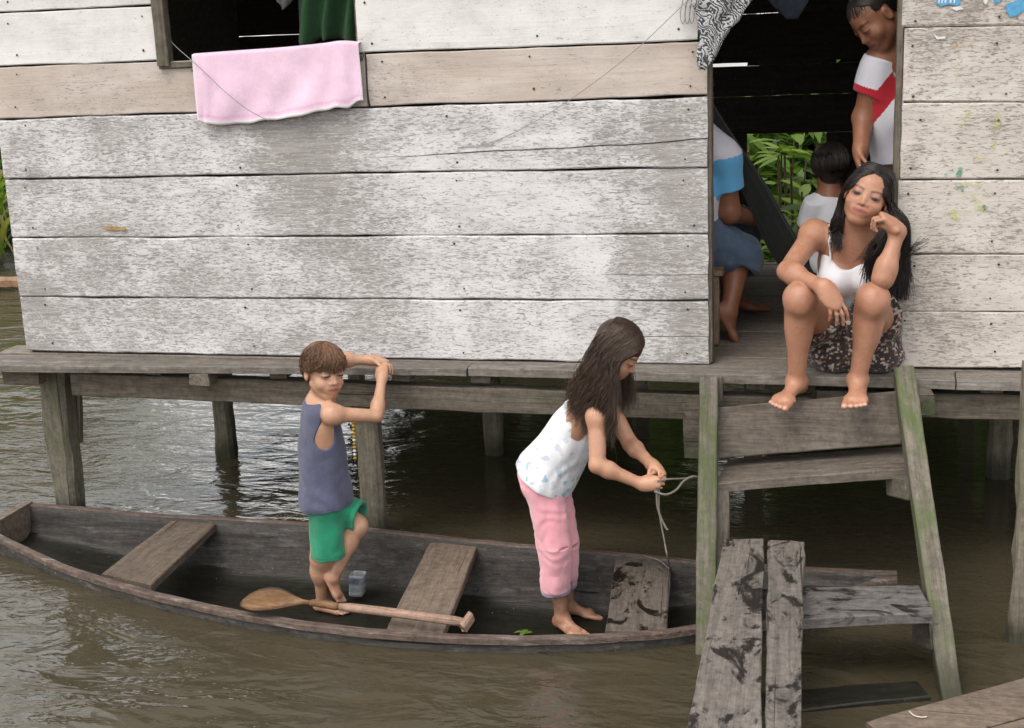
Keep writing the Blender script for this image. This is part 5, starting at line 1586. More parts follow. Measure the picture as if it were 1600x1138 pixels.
# ---------------------------------------------------------------- girl
def build_girl():
    base = P(885, 975, Z=-.945)
    T = thing('person', tuple(base), 'girl with long brown hair and pink trousers leaning forward in the canoe', 'person', G_PEOPLE)
    H = Head(P(966, 549, Y=-.42), A(.80, -.02, -.60), A(.60, 0, .80), .20)
    neck = P(930, 618, Y=-.42); shR, shL = P(934, 652, Y=-.525), P(951, 634, Y=-.31)
    elR, wrR = P(933, 727, Y=-.585), P(1004, 757, Y=-.545)
    elL, wrL = P(985, 694, Y=-.36), P(1019, 727, Y=-.47)
    pel = P(853, 742, Y=-.36); hpR, hpL = P(850, 757, Y=-.42), P(862, 753, Y=-.30)
    knR, anR = P(866, 852, Y=-.425), P(878, 964, Y=-.395)
    knL, anL = P(880, 850, Y=-.33), P(886, 946, Y=-.285)
    F = Field(*bounds([H.c + A(.05, 0, .1), neck, elR, wrR + A(.12, 0, -.03), anR + A(.05, -.1, -.05), anL + A(.16, 0, -.04), pel, shL], .11), .0028)
    add_head(F, H, True)
    F.cap(neck, H.w(0, -.10, -.25), .037, .037, .03)
    pts = [pel, lerp(pel, neck, .3), lerp(pel, neck, .56), lerp(pel, neck, .8), lerp(pel, neck, .95)]
    lat = [hpL - hpR] * 2 + [shL - shR] * 3
    dims = [(.098, .085), (.088, .072), (.094, .078), (.098, .066), (.055, .045)]
    torso(F, pts, lat, dims, .05)
    G = []
    for s_, e, w_ in ((shR, elR, wrR), (shL, elL, wrL)):
        F.ell(s_, A(.040, .040, .040), None, .03); F.cap(neck, s_, .03, .03, .03)
        F.cap(s_, e, .035, .028, .02); g = F.like(); G.append(g)
        g.cap(e, w_, .028, .019, .015); g.ell(lerp(e, w_, .25), A(.029, .029, .03), None, .02); g.cap(lerp(s_, e, .75), e, .0297, .028, .012)
    for hp, kn, an in ((hpR, knR, anR), (hpL, knL, anL)):
        F.cap(hp, kn, .07, .046, .03); F.cap(kn, an, .042, .026, .02)
    f1 = add_foot(F, anR, A(.75, -.62, -.03), A(0, 0, 1), A(.6, .75, 0), .165)
    f2 = add_foot(F, anL, A(.97, .1, -.03), A(0, 0, 1), A(-.1, -1, 0), .17)
    hR = P(1028, 754, Y=-.555); hL = P(1040, 743, Y=-.52)
    t1 = add_hand(G[0], wrR, hR - wrR, A(.1, .8, -.3), A(.1, .25, 1), .125, (.95, 1.3, .8), (.4, .9, .5))
    t2 = add_hand(G[1], wrL, hL - wrL, A(-.5, -.3, -.85), A(.4, -1, .2), .125, (.6, .9, .5), (.4, .8, .4))
    F.join(G[0]); F.join(G[1])
    base_c = (.465, .26, .168)
    def col(p):
        c = skin_color(len(p), base_c); c *= (1 + .06 * vnoise(p, 16))[:, None]
        for j in (elR, elL): tint(c, .3 * near(p, j, .03), (.36, .17, .10))
        for a_ in (anR, anL): tint(c, .3 * near(p, a_ + A(.05, -.02, -.04), .07), (.50, .25, .17))
        grime(c, p, -.95, -.70, .6)
        c = head_color(c, p, H, (.42, .15, .11), open_=.3)
        return nails_color(c, p, f1 + f2 + t1 + t2, .006, NAILC)
    put_mesh('body', F, M_SKIN, T, col, 2)
    ax = _n(neck - pel)
    S = Field(*bounds([neck, pel, shR, shL], .19), .003)
    hemc = P(858, 733, Y=-.37)
    d2 = [(.148, .118), (.118, .100), (.098, .088), (.092, .070), (.055, .048)]
    torso(S, [hemc - ax * .03] + pts[1:], lat, d2, .05)
    for s_ in (shR, shL): S.cap(lerp(pts[3], s_, .35), lerp(neck, s_, .72) + ax * .012, .05, .018, .03)
    S.wrinkle(lambda p: .002 * vnoise(p, A(20, 20, 9)) + .0024 * ridge(p + 4, A(14, 14, 10)) + .0014 * np.sin((p @ np.cross(ax, _n(shL - shR))) * 90 + 6 * vnoise(p, 9)))
    S.plane(hemc - ax * .028, -ax + A(-.06, 0, 0), .006)
    S.plane(lerp(pel, neck, .83), ax + A(-.1, 0, .0), .012, lo=lerp(pel, neck, .5) - .3, hi=neck + .3)
    for s_, e in ((shR, elR), (shL, elL)):
        out = _n(s_ - lerp(pts[3], s_, .2)); S.cap(s_ + out * .02, lerp(s_, pel, .22) + out * .05, .042, .03, .006, 's')
    for s_ in (shR, shL):                                                       # straps
        o_ = np.cross(_n(shL - shR), ax)
        a_ = lerp(pts[3], s_, .45) + ax * .02
        for sg in (-1, 1): S.cap(a_ + o_ * sg * .062, lerp(neck, s_, .68) + ax * .028, .010, .008, .006)
    def scol(p):
        c = np.tile(A(.70, .72, .76), (len(p), 1))
        m = (vnoise(p, 60) > .42) & (vnoise(p, 17) > -.15)
        low = np.clip(((hemc + ax * .16 - p) @ ax) / .1, 0, 1)
        tint(c, m * .85 * low, (.26, .44, .58)); tint(c, ((vnoise(p + 9, 55) > .46)) * .55, (.42, .43, .54))
        return c
    put_mesh('top', S, mat_cloth('white_print_cotton', None, .9, .10, 500, .25), T, scol, 2)
    K = Field(*bounds([hpR, hpL, knR, P(868, 922, Y=-.41), P(880, 915, Y=-.3), pel], .15), .003)
    K.ell(pel + A(-.004, 0, .0), A(.104, .106, .085), None, 0); K.ell(lerp(pel, neck, .16) + A(-.002, 0, 0), A(.092, .096, .06), None, .03)
    for hp in (hpR, hpL): K.ell(hp + A(0, 0, .012), A(.068, .070, .074), None, .03)
    hemR, hemL = P(868, 925, Y=-.41), P(880, 914, Y=-.305)
    for hp, kn, hm, r0 in ((hpR, knR, hemR, .073), (hpL, knL, hemL, .070)):
        K.cone(hp + A(0, 0, -.005), kn, r0, .062, .03); K.cone(kn + A(0, 0, .004), hm, .0625, .053, .006)
        K.cone(lerp(kn, hm, .6), hm + (hm - kn) * .2, .040, .041, 0, 's')
    K.wrinkle(lambda p: .002 * vnoise(p, A(30, 30, 16)) + .0026 * ridge(p + 7, A(18, 18, 12)) + .001 * np.sin(p[:, 2] * 110 + p[:, 0] * 60 + 9 * vnoise(p, 12)))
    def kcol(p):
        c = np.tile(A(.80, .34, .40), (len(p), 1))
        tint(c, .35 * np.clip(vnoise(p, 12) + .2, 0, 1), (.86, .48, .52))
        for hm, kn in ((hemR, knR), (hemL, knL)):
            d = (hm - p) @ _n(hm - kn); m = (d < .016) & (np.linalg.norm(p - hm, axis=1) < .085)
            tint(c, m * .9, (.24, .20, .30))
        return c
    put_mesh('trousers', K, mat_cloth('pink_velour', None, .85, .12, 400, .35, .5), T, kcol, 2)
    # long hair: falls from the parting over the near side
    h = H.h; rs = np.random.RandomState(21)
    mat = mat_hair('dark_brown_hair', (.012, .008, .006), (.115, .068, .046), .40)
    U = Field(*bounds([H.c], h * .8), .003)
    U.ell(H.w(0, -.085, .16), A(.375, .44, .39) * h, H.B, 0)
    U.ell(H.w(0, -.18, -.10), A(.33, .30, .34) * h, H.B, .08 * h)
    sl = tuple(slice(None) for _ in range(3))
    X, Y, Z = U.ax[0][:, None, None], U.ax[1][None, :, None], U.ax[2][None, None, :]
    q = [((X - H.c[0]) * H.B[0, i] + (Y - H.c[1]) * H.B[1, i] + (Z - H.c[2]) * H.B[2, i]) / h for i in range(3)]
    line = np.where(q[1] > .10, (q[1] - .10) * 1.3 - .25 + 0 * q[0] + 0 * q[2], -1.0)
    U.merge(sl, (-(line - q[2]) * h * .7).astype(np.float32), .02 * h, 's')
    uv, uq = U.mesh(2)
    N = 4400
    t = rs.rand(N); side = np.where(rs.rand(N) < .68, 1.0, -1.0)               # +1 = her right = near side
    # roots along the parting from brow to the back of the crown
    fy = .32 - .72 * t
    lift = .05 * rs.rand(N)
    zz = .155 + (.37 + lift) * np.sqrt(np.clip(1 - ((fy + .085) / .45) ** 2, .02, 1))
    root = np.stack([rs.normal(0, .03, N) + side * .02, fy, zz], 1)
    m1 = np.stack([side * (.27 + .5 * lift), fy * .92 - .02, .155 + (zz - .155) * .72], 1)
    m2 = np.stack([side * (.385 + .8 * lift + .02 * rs.rand(N)), fy * .8 - .10, np.full(N, -.02) + rs.normal(0, .04, N)], 1)
    W = lambda L: H.c + (L * h) @ H.B.T
    r_, a_, b_ = W(root), W(m1), W(m2)
    # ends hang down by gravity; spread between the back and the near arm
    e = np.clip(t + rs.normal(0, .10, N), 0, 1)
    endx = 952 - 66 * e + rs.normal(0, 7, N); endy = 668 - 34 * e + rs.normal(0, 24, N)
    ey = np.where(side > 0, -.56 + .08 * e, -.40 + .05 * e) + rs.normal(0, .012, N)
    end = np.stack([P(x, y, Y=yy) for x, y, yy in zip(endx, endy, ey)])
    cl = np.floor(e * 19) / 19                                                   # wisps gather
    pull = np.stack([P(952 - 66 * c + 9 * math.sin(c * 40), 676 - 40 * c + 18 * math.sin(c * 57), Y=-.56 + .08 * c) for c in cl])
    end = np.where((side > 0)[:, None], end * .55 + pull * .45, end)
    far_ = side < 0
    end[far_] = np.stack([P(x, y, Y=yy) for x, y, yy in zip(985 - 50 * e[far_] + rs.normal(0, 6, far_.sum()), 625 + 20 * e[far_] + rs.normal(0, 12, far_.sum()), np.full(far_.sum(), -.33))])
    c1 = b_ * .62 + end * .38 + np.stack([rs.normal(0, .006, N), -side * .012 + rs.normal(0, .006, N), rs.normal(0, .006, N)], 1)
    c2 = b_ * .25 + end * .75 + np.stack([rs.normal(0, .007, N), -side * .008 + rs.normal(0, .007, N), rs.normal(0, .006, N)], 1)
    path = spline(np.stack([r_, a_, b_, c1, c2, end], 1), 20)
    sg = np.linspace(0, 1, 20)[None, :, None]
    path = path + .011 * np.sin(sg * (8 + 7 * cl[:, None, None]) + cl[:, None, None] * 37 + A(0, 1.5, 3)) * sg + .005 * np.sin(sg * rs.uniform(6, 12, (N, 1, 1)) + rs.rand(N, 1, 3) * 6.28) * sg
    rr = .00092 * (1 - .75 * np.linspace(0, 1, 20) ** 2)[None] * rs.uniform(.7, 1.3, (N, 1))
    V2, F2 = tube_np(path, rr, 3)
    shd = np.repeat(np.clip(rs.normal(.35, .25, N), 0, 1), 20) * (1 + .5 * np.tile(np.linspace(0, 1, 20), N))
    colr = np.concatenate([np.full(len(uv), .1), np.repeat(np.clip(shd, 0, 1), 3)])
    mk('hair', np.concatenate([uv, V2]), np.concatenate([uq, F2 + len(uv)]), mat, T, smooth=True, colors=np.stack([colr] * 3, 1))
    return wrR, hR, hL
g_wr, g_hR, g_hL = build_girl()

# ---------------------------------------------------------------- woman on the sill
def build_woman():
    T = thing('person', (.53, .05, 0.0), 'young woman in a white camisole sitting on the doorway sill, cheek in hand', 'person', G_PEOPLE)
    H = Head(P(1355, 308, Y=-.055), A(-.07, -1.0, .20), A(.36, .18, .92), .210)
    neck = P(1335, 372, Y=.005); shR, shL = P(1272, 366, Y=.03), P(1392, 384, Y=.03)
    elR, wrR = P(1230, 424, Y=-.17), P(1287, 449, Y=-.33)
    elL, wrL = P(1379, 437, Y=-.245), P(1403, 362, Y=-.19)
    pel = A(.535, .11, .105); hpR, hpL = A(.455, .10, .10), A(.625, .10, .10)
    knR, knL = P(1250, 466, Y=-.26), P(1364, 468, Y=-.24)
    anR, anL = P(1245, 596, Y=-.20), P(1340, 594, Y=-.215)
    F = Field(*bounds([H.c + A(0, 0, .12), elR, wrR, knR, anR + A(-.08, -.2, -.1), anL + A(.08, -.2, -.1), pel + A(0, .1, -.02), wrL, shL], .10), .0027)
    add_head(F, H, False)
    F.cap(neck - A(0, 0, .01), H.w(0, -.10, -.28), .047, .047, .03)
    up = [pel, lerp(pel, neck, .27), lerp(pel, neck, .5), lerp(pel, neck, .75), lerp(pel, neck, .93)]
    up[1] = up[1] + A(0, .035, 0); up[2] = up[2] + A(0, .04, 0); up[3] = up[3] + A(0, .02, 0)
    lat = [hpL - hpR, A(1, 0, 0)] + [shL - shR] * 3
    dims = [(.15, .11), (.118, .09), (.118, .095), (.128, .085), (.075, .055)]
    torso(F, up, lat, dims, .06)
    ch = lerp(pel, neck, .60)
    for sg in (-1, 1): F.ell(ch + A(sg * .062, -.062, .0), A(.056, .052, .056), None, .04)
    F.cap(shR, neck, .034, .036, .04); F.cap(shL, neck, .034, .036, .04)
    F.cap(lerp(neck, shR, .15) + A(0, -.035, -.03), shR + A(.01, -.015, -.0), .011, .011, .025); F.cap(lerp(neck, shL, .15) + A(0, -.035, -.03), shL + A(-.01, -.015, 0), .011, .011, .025)
    G = []
    for s_, e, w_ in ((shR, elR, wrR), (shL, elL, wrL)):
        F.ell(s_, A(.050, .050, .050), None, .04)
        F.cap(s_, e, .043, .034, .03); g = F.like(); G.append(g)
        g.cap(e, w_, .034, .023, .02); g.ell(lerp(e, w_, .22), A(.036, .036, .040), None, .03); g.cap(lerp(s_, e, .75), e, .0363, .034, .015)
    dR = P(1214, 644, Y=-.39) - P(1257, 613, Y=-.19); dL = P(1338, 640, Y=-.40) - P(1345, 608, Y=-.19)
    f1 = []
    for hp, kn, an in ((hpR, knR, anR), (hpL, knL, anL)):
        g = F.like()
        g.cap(hp, kn, .088, .050, .04); g.cap(kn, an, .050, .029, .03)
        g.ell(lerp(kn, an, .30) + A(0, .026, 0), A(.045, .044, .085), None, .04); g.ell(kn + A(0, -.008, -.004), A(.040, .036, .046), None, .04)
        g.ell(kn + A(0, -.045, -.022), A(.026, .016, .026), None, .03)
        g.cap(lerp(kn, an, .2) + A(0, -.030, 0), lerp(kn, an, .9) + A(0, -.016, 0), .012, .010, .03)
        for sg in (-1, 1): g.ell(an + A(sg * .026, .004, .004), A(.012, .014, .014), None, .015)
        if an is anR: f1 += add_foot(g, an, dR, A(-.05, -.25, 1), A(1, -.25, -.1), .205, .35)
        else: f1 += add_foot(g, an, dL, A(0, -.25, 1), A(-1, 0, -.05), .205, .35)
        F.join(g)
    f2 = []
    t1 = add_hand(G[0], wrR, P(1306, 478, Y=-.36) - wrR, A(-.35, .75, -.5), A(.8, -.2, .5), .165, ((.25, .45, .3), (.3, .5, .3), (.35, .5, .35), (.4, .6, .4)), (.15, .3, .4), .12)
    t2 = add_hand(G[1], wrL, P(1383, 341, Y=-.20) - wrL, A(-.75, .1, -.75), A(-.1, -1, .25), .160, (1.0, 1.25, .7), (-.3, .5, 1.2), .05)
    F.join(G[0]); F.join(G[1])
    base_c = (.41, .213, .135)
    def col(p):
        c = skin_color(len(p), base_c); c *= (1 + .07 * vnoise(p, 13))[:, None]
        for j in (elR, elL, knR + A(0, -.05, 0), knL + A(0, -.05, 0)): tint(c, .35 * near(p, j, .045), (.30, .125, .075))
        for j in f1 + f2: tint(c, .25 * near(p, j, .02), (.46, .23, .16))
        c = head_color(c, p, H, (.33, .11, .085), open_=.72)
        return nails_color(c, p, f1 + f2 + t1 + t2, .0075, NAILC)
    put_mesh('body', F, M_SKIN, T, col, 2)
    # camisole
    S = Field(*bounds([neck, pel, shR, shL], .14), .003)
    torso(S, up[:4], lat, [(.155, .115), (.128, .10), (.128, .105), (.134, .094)], .05)
    for sg in (-1, 1): S.ell(ch + A(sg * .062, -.064, .0), A(.062, .058, .062), None, .04)
    nl = P(1318, 372, Y=-.09)
    S.ell(nl + A(.012, .02, .02), A(.078, .16, .145), None, .008, 's')
    for s_, sg in ((shR, -1), (shL, 1)):
        S.cap(s_ + A(sg * .03, 0, .02), lerp(s_, pel, .30) + A(sg * .05, -.01, 0), .062, .05, .008, 's')
    S.plane(lerp(pel, neck, .84), A(0, 0, 1), .006); S.plane(pel + A(0, 0, -.06), A(0, 0, -1), .006)
    for s_, sg in ((shR, -1), (shL, 1)):
        a_ = ch + A(sg * .078, -.085, .055); b_ = lerp(neck, s_, .62) + A(0, -.012, .036); m_ = lerp(a_, b_, .55) + A(0, -.022, .012)
        S.cap(a_, m_, .0065, .005, .006); S.cap(m_, b_, .005, .005, .003); S.cap(b_, b_ + A(0, .07, -.05), .005, .005, .003)
    S.wrinkle(lambda p: .003 * vnoise(p, A(22, 22, 12)))
    put_mesh('camisole', S, mat_cloth('white_jersey', (.72, .73, .77), .85, .08, 500, .2), T, None, 2)
    # patterned skirt
    K = Field(*bounds([pel, hpR, hpL, lerp(hpR, knR, .5), lerp(hpL, knL, .5), A(.55, -.1, 0)], .17), .0035)
    K.ell(pel + A(0, .0, 0), A(.17, .13, .115), None, 0)
    for hp, kn in ((hpR, knR), (hpL, knL)): K.cone(hp, lerp(hp, kn, .52), .108, .098, .04)
    K.ell(A(.47, -.03, .055), A(.085, .085, .065), None, .05); K.ell(A(.63, -.03, .055), A(.10, .085, .065), None, .05); K.ell(A(.55, -.02, .06), A(.12, .09, .06), None, .05)
    K.wrinkle(lambda p: .006 * vnoise(p, 18) + .004 * np.sin(p[:, 0] * 80 + 6 * vnoise(p, 12)))
    K.plane(A(0, 0, .002), A(0, 0, -1), .004)
    def kcol(p):
        c = np.tile(A(.030, .020, .018), (len(p), 1))
        a = vnoise(p, A(105, 105, 130)); b = vnoise(p + 3.3, 130)
        tint(c, (a > .34) * .8, (.44, .40, .35)); tint(c, (b > .45) * .8, (.20, .085, .06))
        return c
    put_mesh('skirt', K, mat_cloth('printed_cotton', None, .9, .15, 400, .25), T, kcol, 2)
    # long black hair
    h = H.h; rs = np.random.RandomState(31)
    mat = mat_hair('black_hair', (.004, .003, .003), (.032, .024, .021), .36)
    U = Field(*bounds([H.c], h * .85), .003)
    U.ell(H.w(0, -.085, .16), A(.362, .425, .372) * h, H.B, 0)
    U.ell(H.w(0, -.20, -.12), A(.35, .27, .36) * h, H.B, .08 * h)
    sl = tuple(slice(None) for _ in range(3))
    X, Y, Z = U.ax[0][:, None, None], U.ax[1][None, :, None], U.ax[2][None, None, :]
    q = [((X - H.c[0]) * H.B[0, i] + (Y - H.c[1]) * H.B[1, i] + (Z - H.c[2]) * H.B[2, i]) / h for i in range(3)]
    # face opening: an arch from ear to ear with the hairline above the brow
    arch = (.385 - 2.5 * np.abs(q[0] + .04) ** 1.6) + 0 * q[2]
    d = np.minimum(arch - q[2], q[1] + .02)
    U.merge(sl, (-d * h).astype(np.float32), .02 * h, 's')
    uv, uq = U.mesh(2)
    N = 2600
    t = rs.rand(N); side = np.where(rs.rand(N) < .5, 1.0, -1.0)                 # -1 = her right (photo left)
    side = np.where(H.B[0, 0] * side > 0, side, side)
    sx = 1.0 if H.B[:, 0][0] > 0 else -1.0                                       # sign of local x that points to photo right
    vr = side * sx                                                               # +1 strand falls on photo right
    fy = .25 - .69 * t; lift = .05 * rs.rand(N)
    zz = .155 + (.375 + lift) * np.sqrt(np.clip(1 - ((fy + .085) / .46) ** 2, .02, 1))
    root = np.stack([rs.normal(0, .02, N) + side * .02 - .04 * sx, fy, zz], 1)
    drop = np.clip((.42 - t) / .42, 0, 1) ** .7 * rs.rand(N)
    m1 = np.stack([side * (.25 + .4 * lift), (fy * .90 - .02) * (1 - drop) + .245 * drop, (.155 + (zz - .155) * .82) * (1 - drop) + .08 * drop], 1)
    m2 = np.stack([side * (.385 + .9 * lift), fy * .55 - .12, rs.normal(.0, .03, N)], 1)
    W = lambda L: H.c + (L * h) @ H.B.T
    r_, a_, b_ = W(root), W(m1), W(m2)
    u = rs.rand(N); end = np.zeros((N, 3)); c1 = np.zeros((N, 3)); c2 = np.zeros((N, 3))
    for i in range(N):
        if vr[i] < 0:                                                            # photo left: behind and over the shoulder
            g = [(1307 + 8 * u[i], 338, -.03), (1301 + 10 * u[i], 358, -.075), (1300 + 14 * u[i] + rs.normal(0, 4), 350 + 48 * rs.rand() ** 2, -.095)] if t[i] < .33 else [(1315, 350, .08), (1318, 390, .11), (1320 + 18 * u[i], 430, .13)]
        elif t[i] < .30:                                                         # in front, between cheek and forearm
            g = [(1392 + 6 * u[i], 348, -.10), (1360 + 22 * u[i], 388, -.115), (1348 + 34 * u[i] + rs.normal(0, 5), 405 + 44 * rs.rand(), -.11)]
        else:                                                                    # outside, down past the arm
            g = [(1398 + 16 * u[i], 345, -.04), (1402 + 14 * u[i], 392, -.03), (1392 + 26 * u[i] + rs.normal(0, 5), 410 + 62 * rs.rand(), -.04)]
            if rs.rand() < .035: g[-1] = (1436 + rs.normal(0, 10), 384 + rs.normal(0, 10), -.05)
        c1[i], c2[i], end[i] = [P(x, y, Y=yy) for x, y, yy in g]
    jit = rs.normal(0, .005, (N, 3)); c1 += jit; c2 += jit * 1.3
    path = spline(np.stack([r_, a_, b_, c1, c2, end], 1), 22)
    sg = np.linspace(0, 1, 22)[None, :, None]
    path = path + .005 * np.sin(sg * rs.uniform(4, 9, (N, 1, 1)) + rs.rand(N, 1, 3) * 6.28) * sg
    rr = .0017 * (1 - .65 * np.linspace(0, 1, 22) ** 3)[None] * rs.uniform(.7, 1.3, (N, 1))
    V2, F2 = tube_np(path, rr, 3)
    colr = np.concatenate([np.full(len(uv), .1), np.repeat(np.clip(rs.normal(.4, .25, N), 0, 1), 66)])
    mk('hair', np.concatenate([uv, V2]), np.concatenate([uq, F2 + len(uv)]), mat, T, smooth=True, colors=np.stack([colr] * 3, 1))
build_woman()

# ---------------------------------------------------------------- man in football shirt
def build_man():
    T = thing('person', (.72, .48, 0.0), 'man in a white football shirt with a red sash, bending his head inside the doorway', 'person', G_PEOPLE)
    H = Head(P(1367, 28, Y=.31), A(-.62, -.38, -.68), A(-.62, -.18, .76), .228)
    neck = P(1400, 82, Y=.40); shR, shL = P(1374, 104, Y=.36), P(1468, 112, Y=.46)
    elR, wrR = P(1349, 184, Y=.38), P(1345, 232, Y=.28)
    pel = P(1432, 268, Y=.50); hpR, hpL = P(1405, 280, Y=.49), P(1462, 280, Y=.53)
    elL, wrL = P(1480, 200, Y=.42), P(1440, 240, Y=.28)
    knR, knL = A(hpR[0] + .02, .38, .36), A(hpL[0] + .03, .42, .36)
    anR, anL = A(knR[0], .50, .07), A(knL[0], .56, .07)
    F = Field(*bounds([H.c + A(-.05, 0, .1), shL, wrR + A(-.03, -.08, -.05), anR + A(0, -.15, -.06), anL, elL], .10), .0036)
    add_head(F, H, False)
    F.cap(neck, H.w(0, -.12, -.28), .060, .056, .03)
    pts = [pel, lerp(pel, neck, .3), lerp(pel, neck, .55), lerp(pel, neck, .8), lerp(pel, neck, .95)]
    lat = [hpL - hpR] * 2 + [shL - shR] * 3; dims = [(.15, .11), (.145, .105), (.155, .115), (.16, .10), (.09, .07)]
    torso(F, pts, lat, dims, .06)
    for s_, e, w_ in ((shR, elR, wrR), (shL, elL, wrL)):
        F.ell(s_, A(.058, .058, .058), None, .04); F.cap(s_, e, .050, .040, .03); F.cap(e, w_, .041, .028, .02); F.cap(neck, s_, .05, .045, .04)
    for hp, kn, an in ((hpR, knR, anR), (hpL, knL, anL)):
        F.cap(hp, kn, .085, .06, .04); F.cap(kn, an, .055, .035, .03); add_foot(F, an, A(-.1, -1, -.02), A(0, 0, 1), A(1 if an is anR else -1, 0, 0), .24)
    add_hand(F, wrR, A(-.02, -.25, -.6), A(.5, -.2, -.2), A(.3, -.8, .2), .15, (.5, .7, .5), (.2, .4, .3))
    add_hand(F, wrL, A(-.5, -.6, -.1), A(0, 0, -1), A(.5, -.6, 0), .18, (.4, .6, .4), (.4, .4, .3))
    base_c = (.34, .16, .095)
    def col(p):
        c = skin_color(len(p), base_c); c *= (1 + .07 * vnoise(p, 13))[:, None]
        q = H.loc(p)
        tint(c, .35 * ((q[:, 2] > .2) & (q[:, 1] < .25)), (.06, .035, .025))
        return head_color(c, p, H, (.25, .085, .06), open_=.2, brow_w=1.1)
    put_mesh('body', F, M_SKIN, T, col, 2)
    S = Field(*bounds([neck, pel, shR, shL, elR], .19), .0035)
    torso(S, [pel + A(0, 0, -.01)] + pts[1:4], lat, [(.165, .13), (.162, .125), (.168, .13), (.17, .11)], .06)
    slv = lerp(shR, elR, .52); slvL = lerp(shL, elL, .52)
    for s_, e in ((shR, slv), (shL, slvL)):
        S.cap(neck, s_, .06, .055, .04); S.cone(s_ - (e - s_) * .25, e, .062, .066, .03); S.cone(lerp(s_, e, .75), e + (e - s_) * .2, .055, .058, 0, 's')
    S.plane(P(1420, 257, Y=.42), A(0, -.1, -1), .006); S.ell(H.w(0, -.12, -.60), A(.068, .068, .06), None, .008, 's')
    S.wrinkle(lambda p: .006 * vnoise(p, A(16, 16, 9)))
    a0, a1 = P(1405, 122, Y=.30), P(1370, 165, Y=.30)                             # the sash runs across the chest
    nv = np.cross(_n(a1 - a0), _n(ray(1390, 130)))
    nv = _n(nv)
    def scol(p):
        c = np.tile(A(.78, .78, .86), (len(p), 1))
        d = (p - a0) @ nv; tint(c, (np.abs(d) < .034) * 1.0, (.50, .018, .035))
        for s_, e in ((shR, slv), (shL, slvL)):
            m = ((e - p) @ _n(e - s_) < .026) & (np.linalg.norm(p - e, axis=1) < .10); tint(c, m * 1.0, (.50, .018, .035))
        tint(c, (np.linalg.norm(p - H.w(0, -.12, -.60), axis=1) < .088) * 1.0, (.50, .018, .035))
        bc_ = ray(1402, 113) / np.linalg.norm(ray(1402, 113)); w_ = p - CAM; dd = w_ - (w_ @ bc_)[:, None] * bc_
        ln = np.sqrt((dd[:, 0] / .016) ** 2 + (dd[:, 2] / .024) ** 2)                # crest: pale shield with a red bar
        tint(c, (ln < 1) * 1.0, (.75, .72, .66)); tint(c, ((ln < 1) & (np.abs(dd[:, 0]) < .004)) * 1.0, (.5, .03, .04)); tint(c, ((ln > .8) & (ln < 1)) * .8, (.10, .06, .05))
        return c
    sh = put_mesh('football_shirt', S, mat_cloth('football_shirt_fabric', None, .7, .08, 500, .2), T, scol, 2)
    K = Field(*bounds([pel, knR, knL, anR, anL], .16), .004)
    K.ell(pel, A(.17, .13, .12), None, 0)
    for hp, kn, an in ((hpR, knR, anR), (hpL, knL, anL)): K.cap(hp, kn, .10, .075, .04); K.cone(kn, an, .072, .062, .03)
    put_mesh('jeans', K, M_DENIM, T, None, 2)
    short_hair(H, mat_hair('cropped_black_hair', (.006, .004, .004), (.03, .022, .018), .5), T, 8, 900, .44, .12, -.26, .008, .0010, .02, .004, .01)
    # badge on the breast: a small shield
    bc = P(1403, 114, Y=.30)
    return
M_DENIM = mat_cloth('blue_denim', (.085, .13, .20), .9, .35, 600, .35)
build_man()

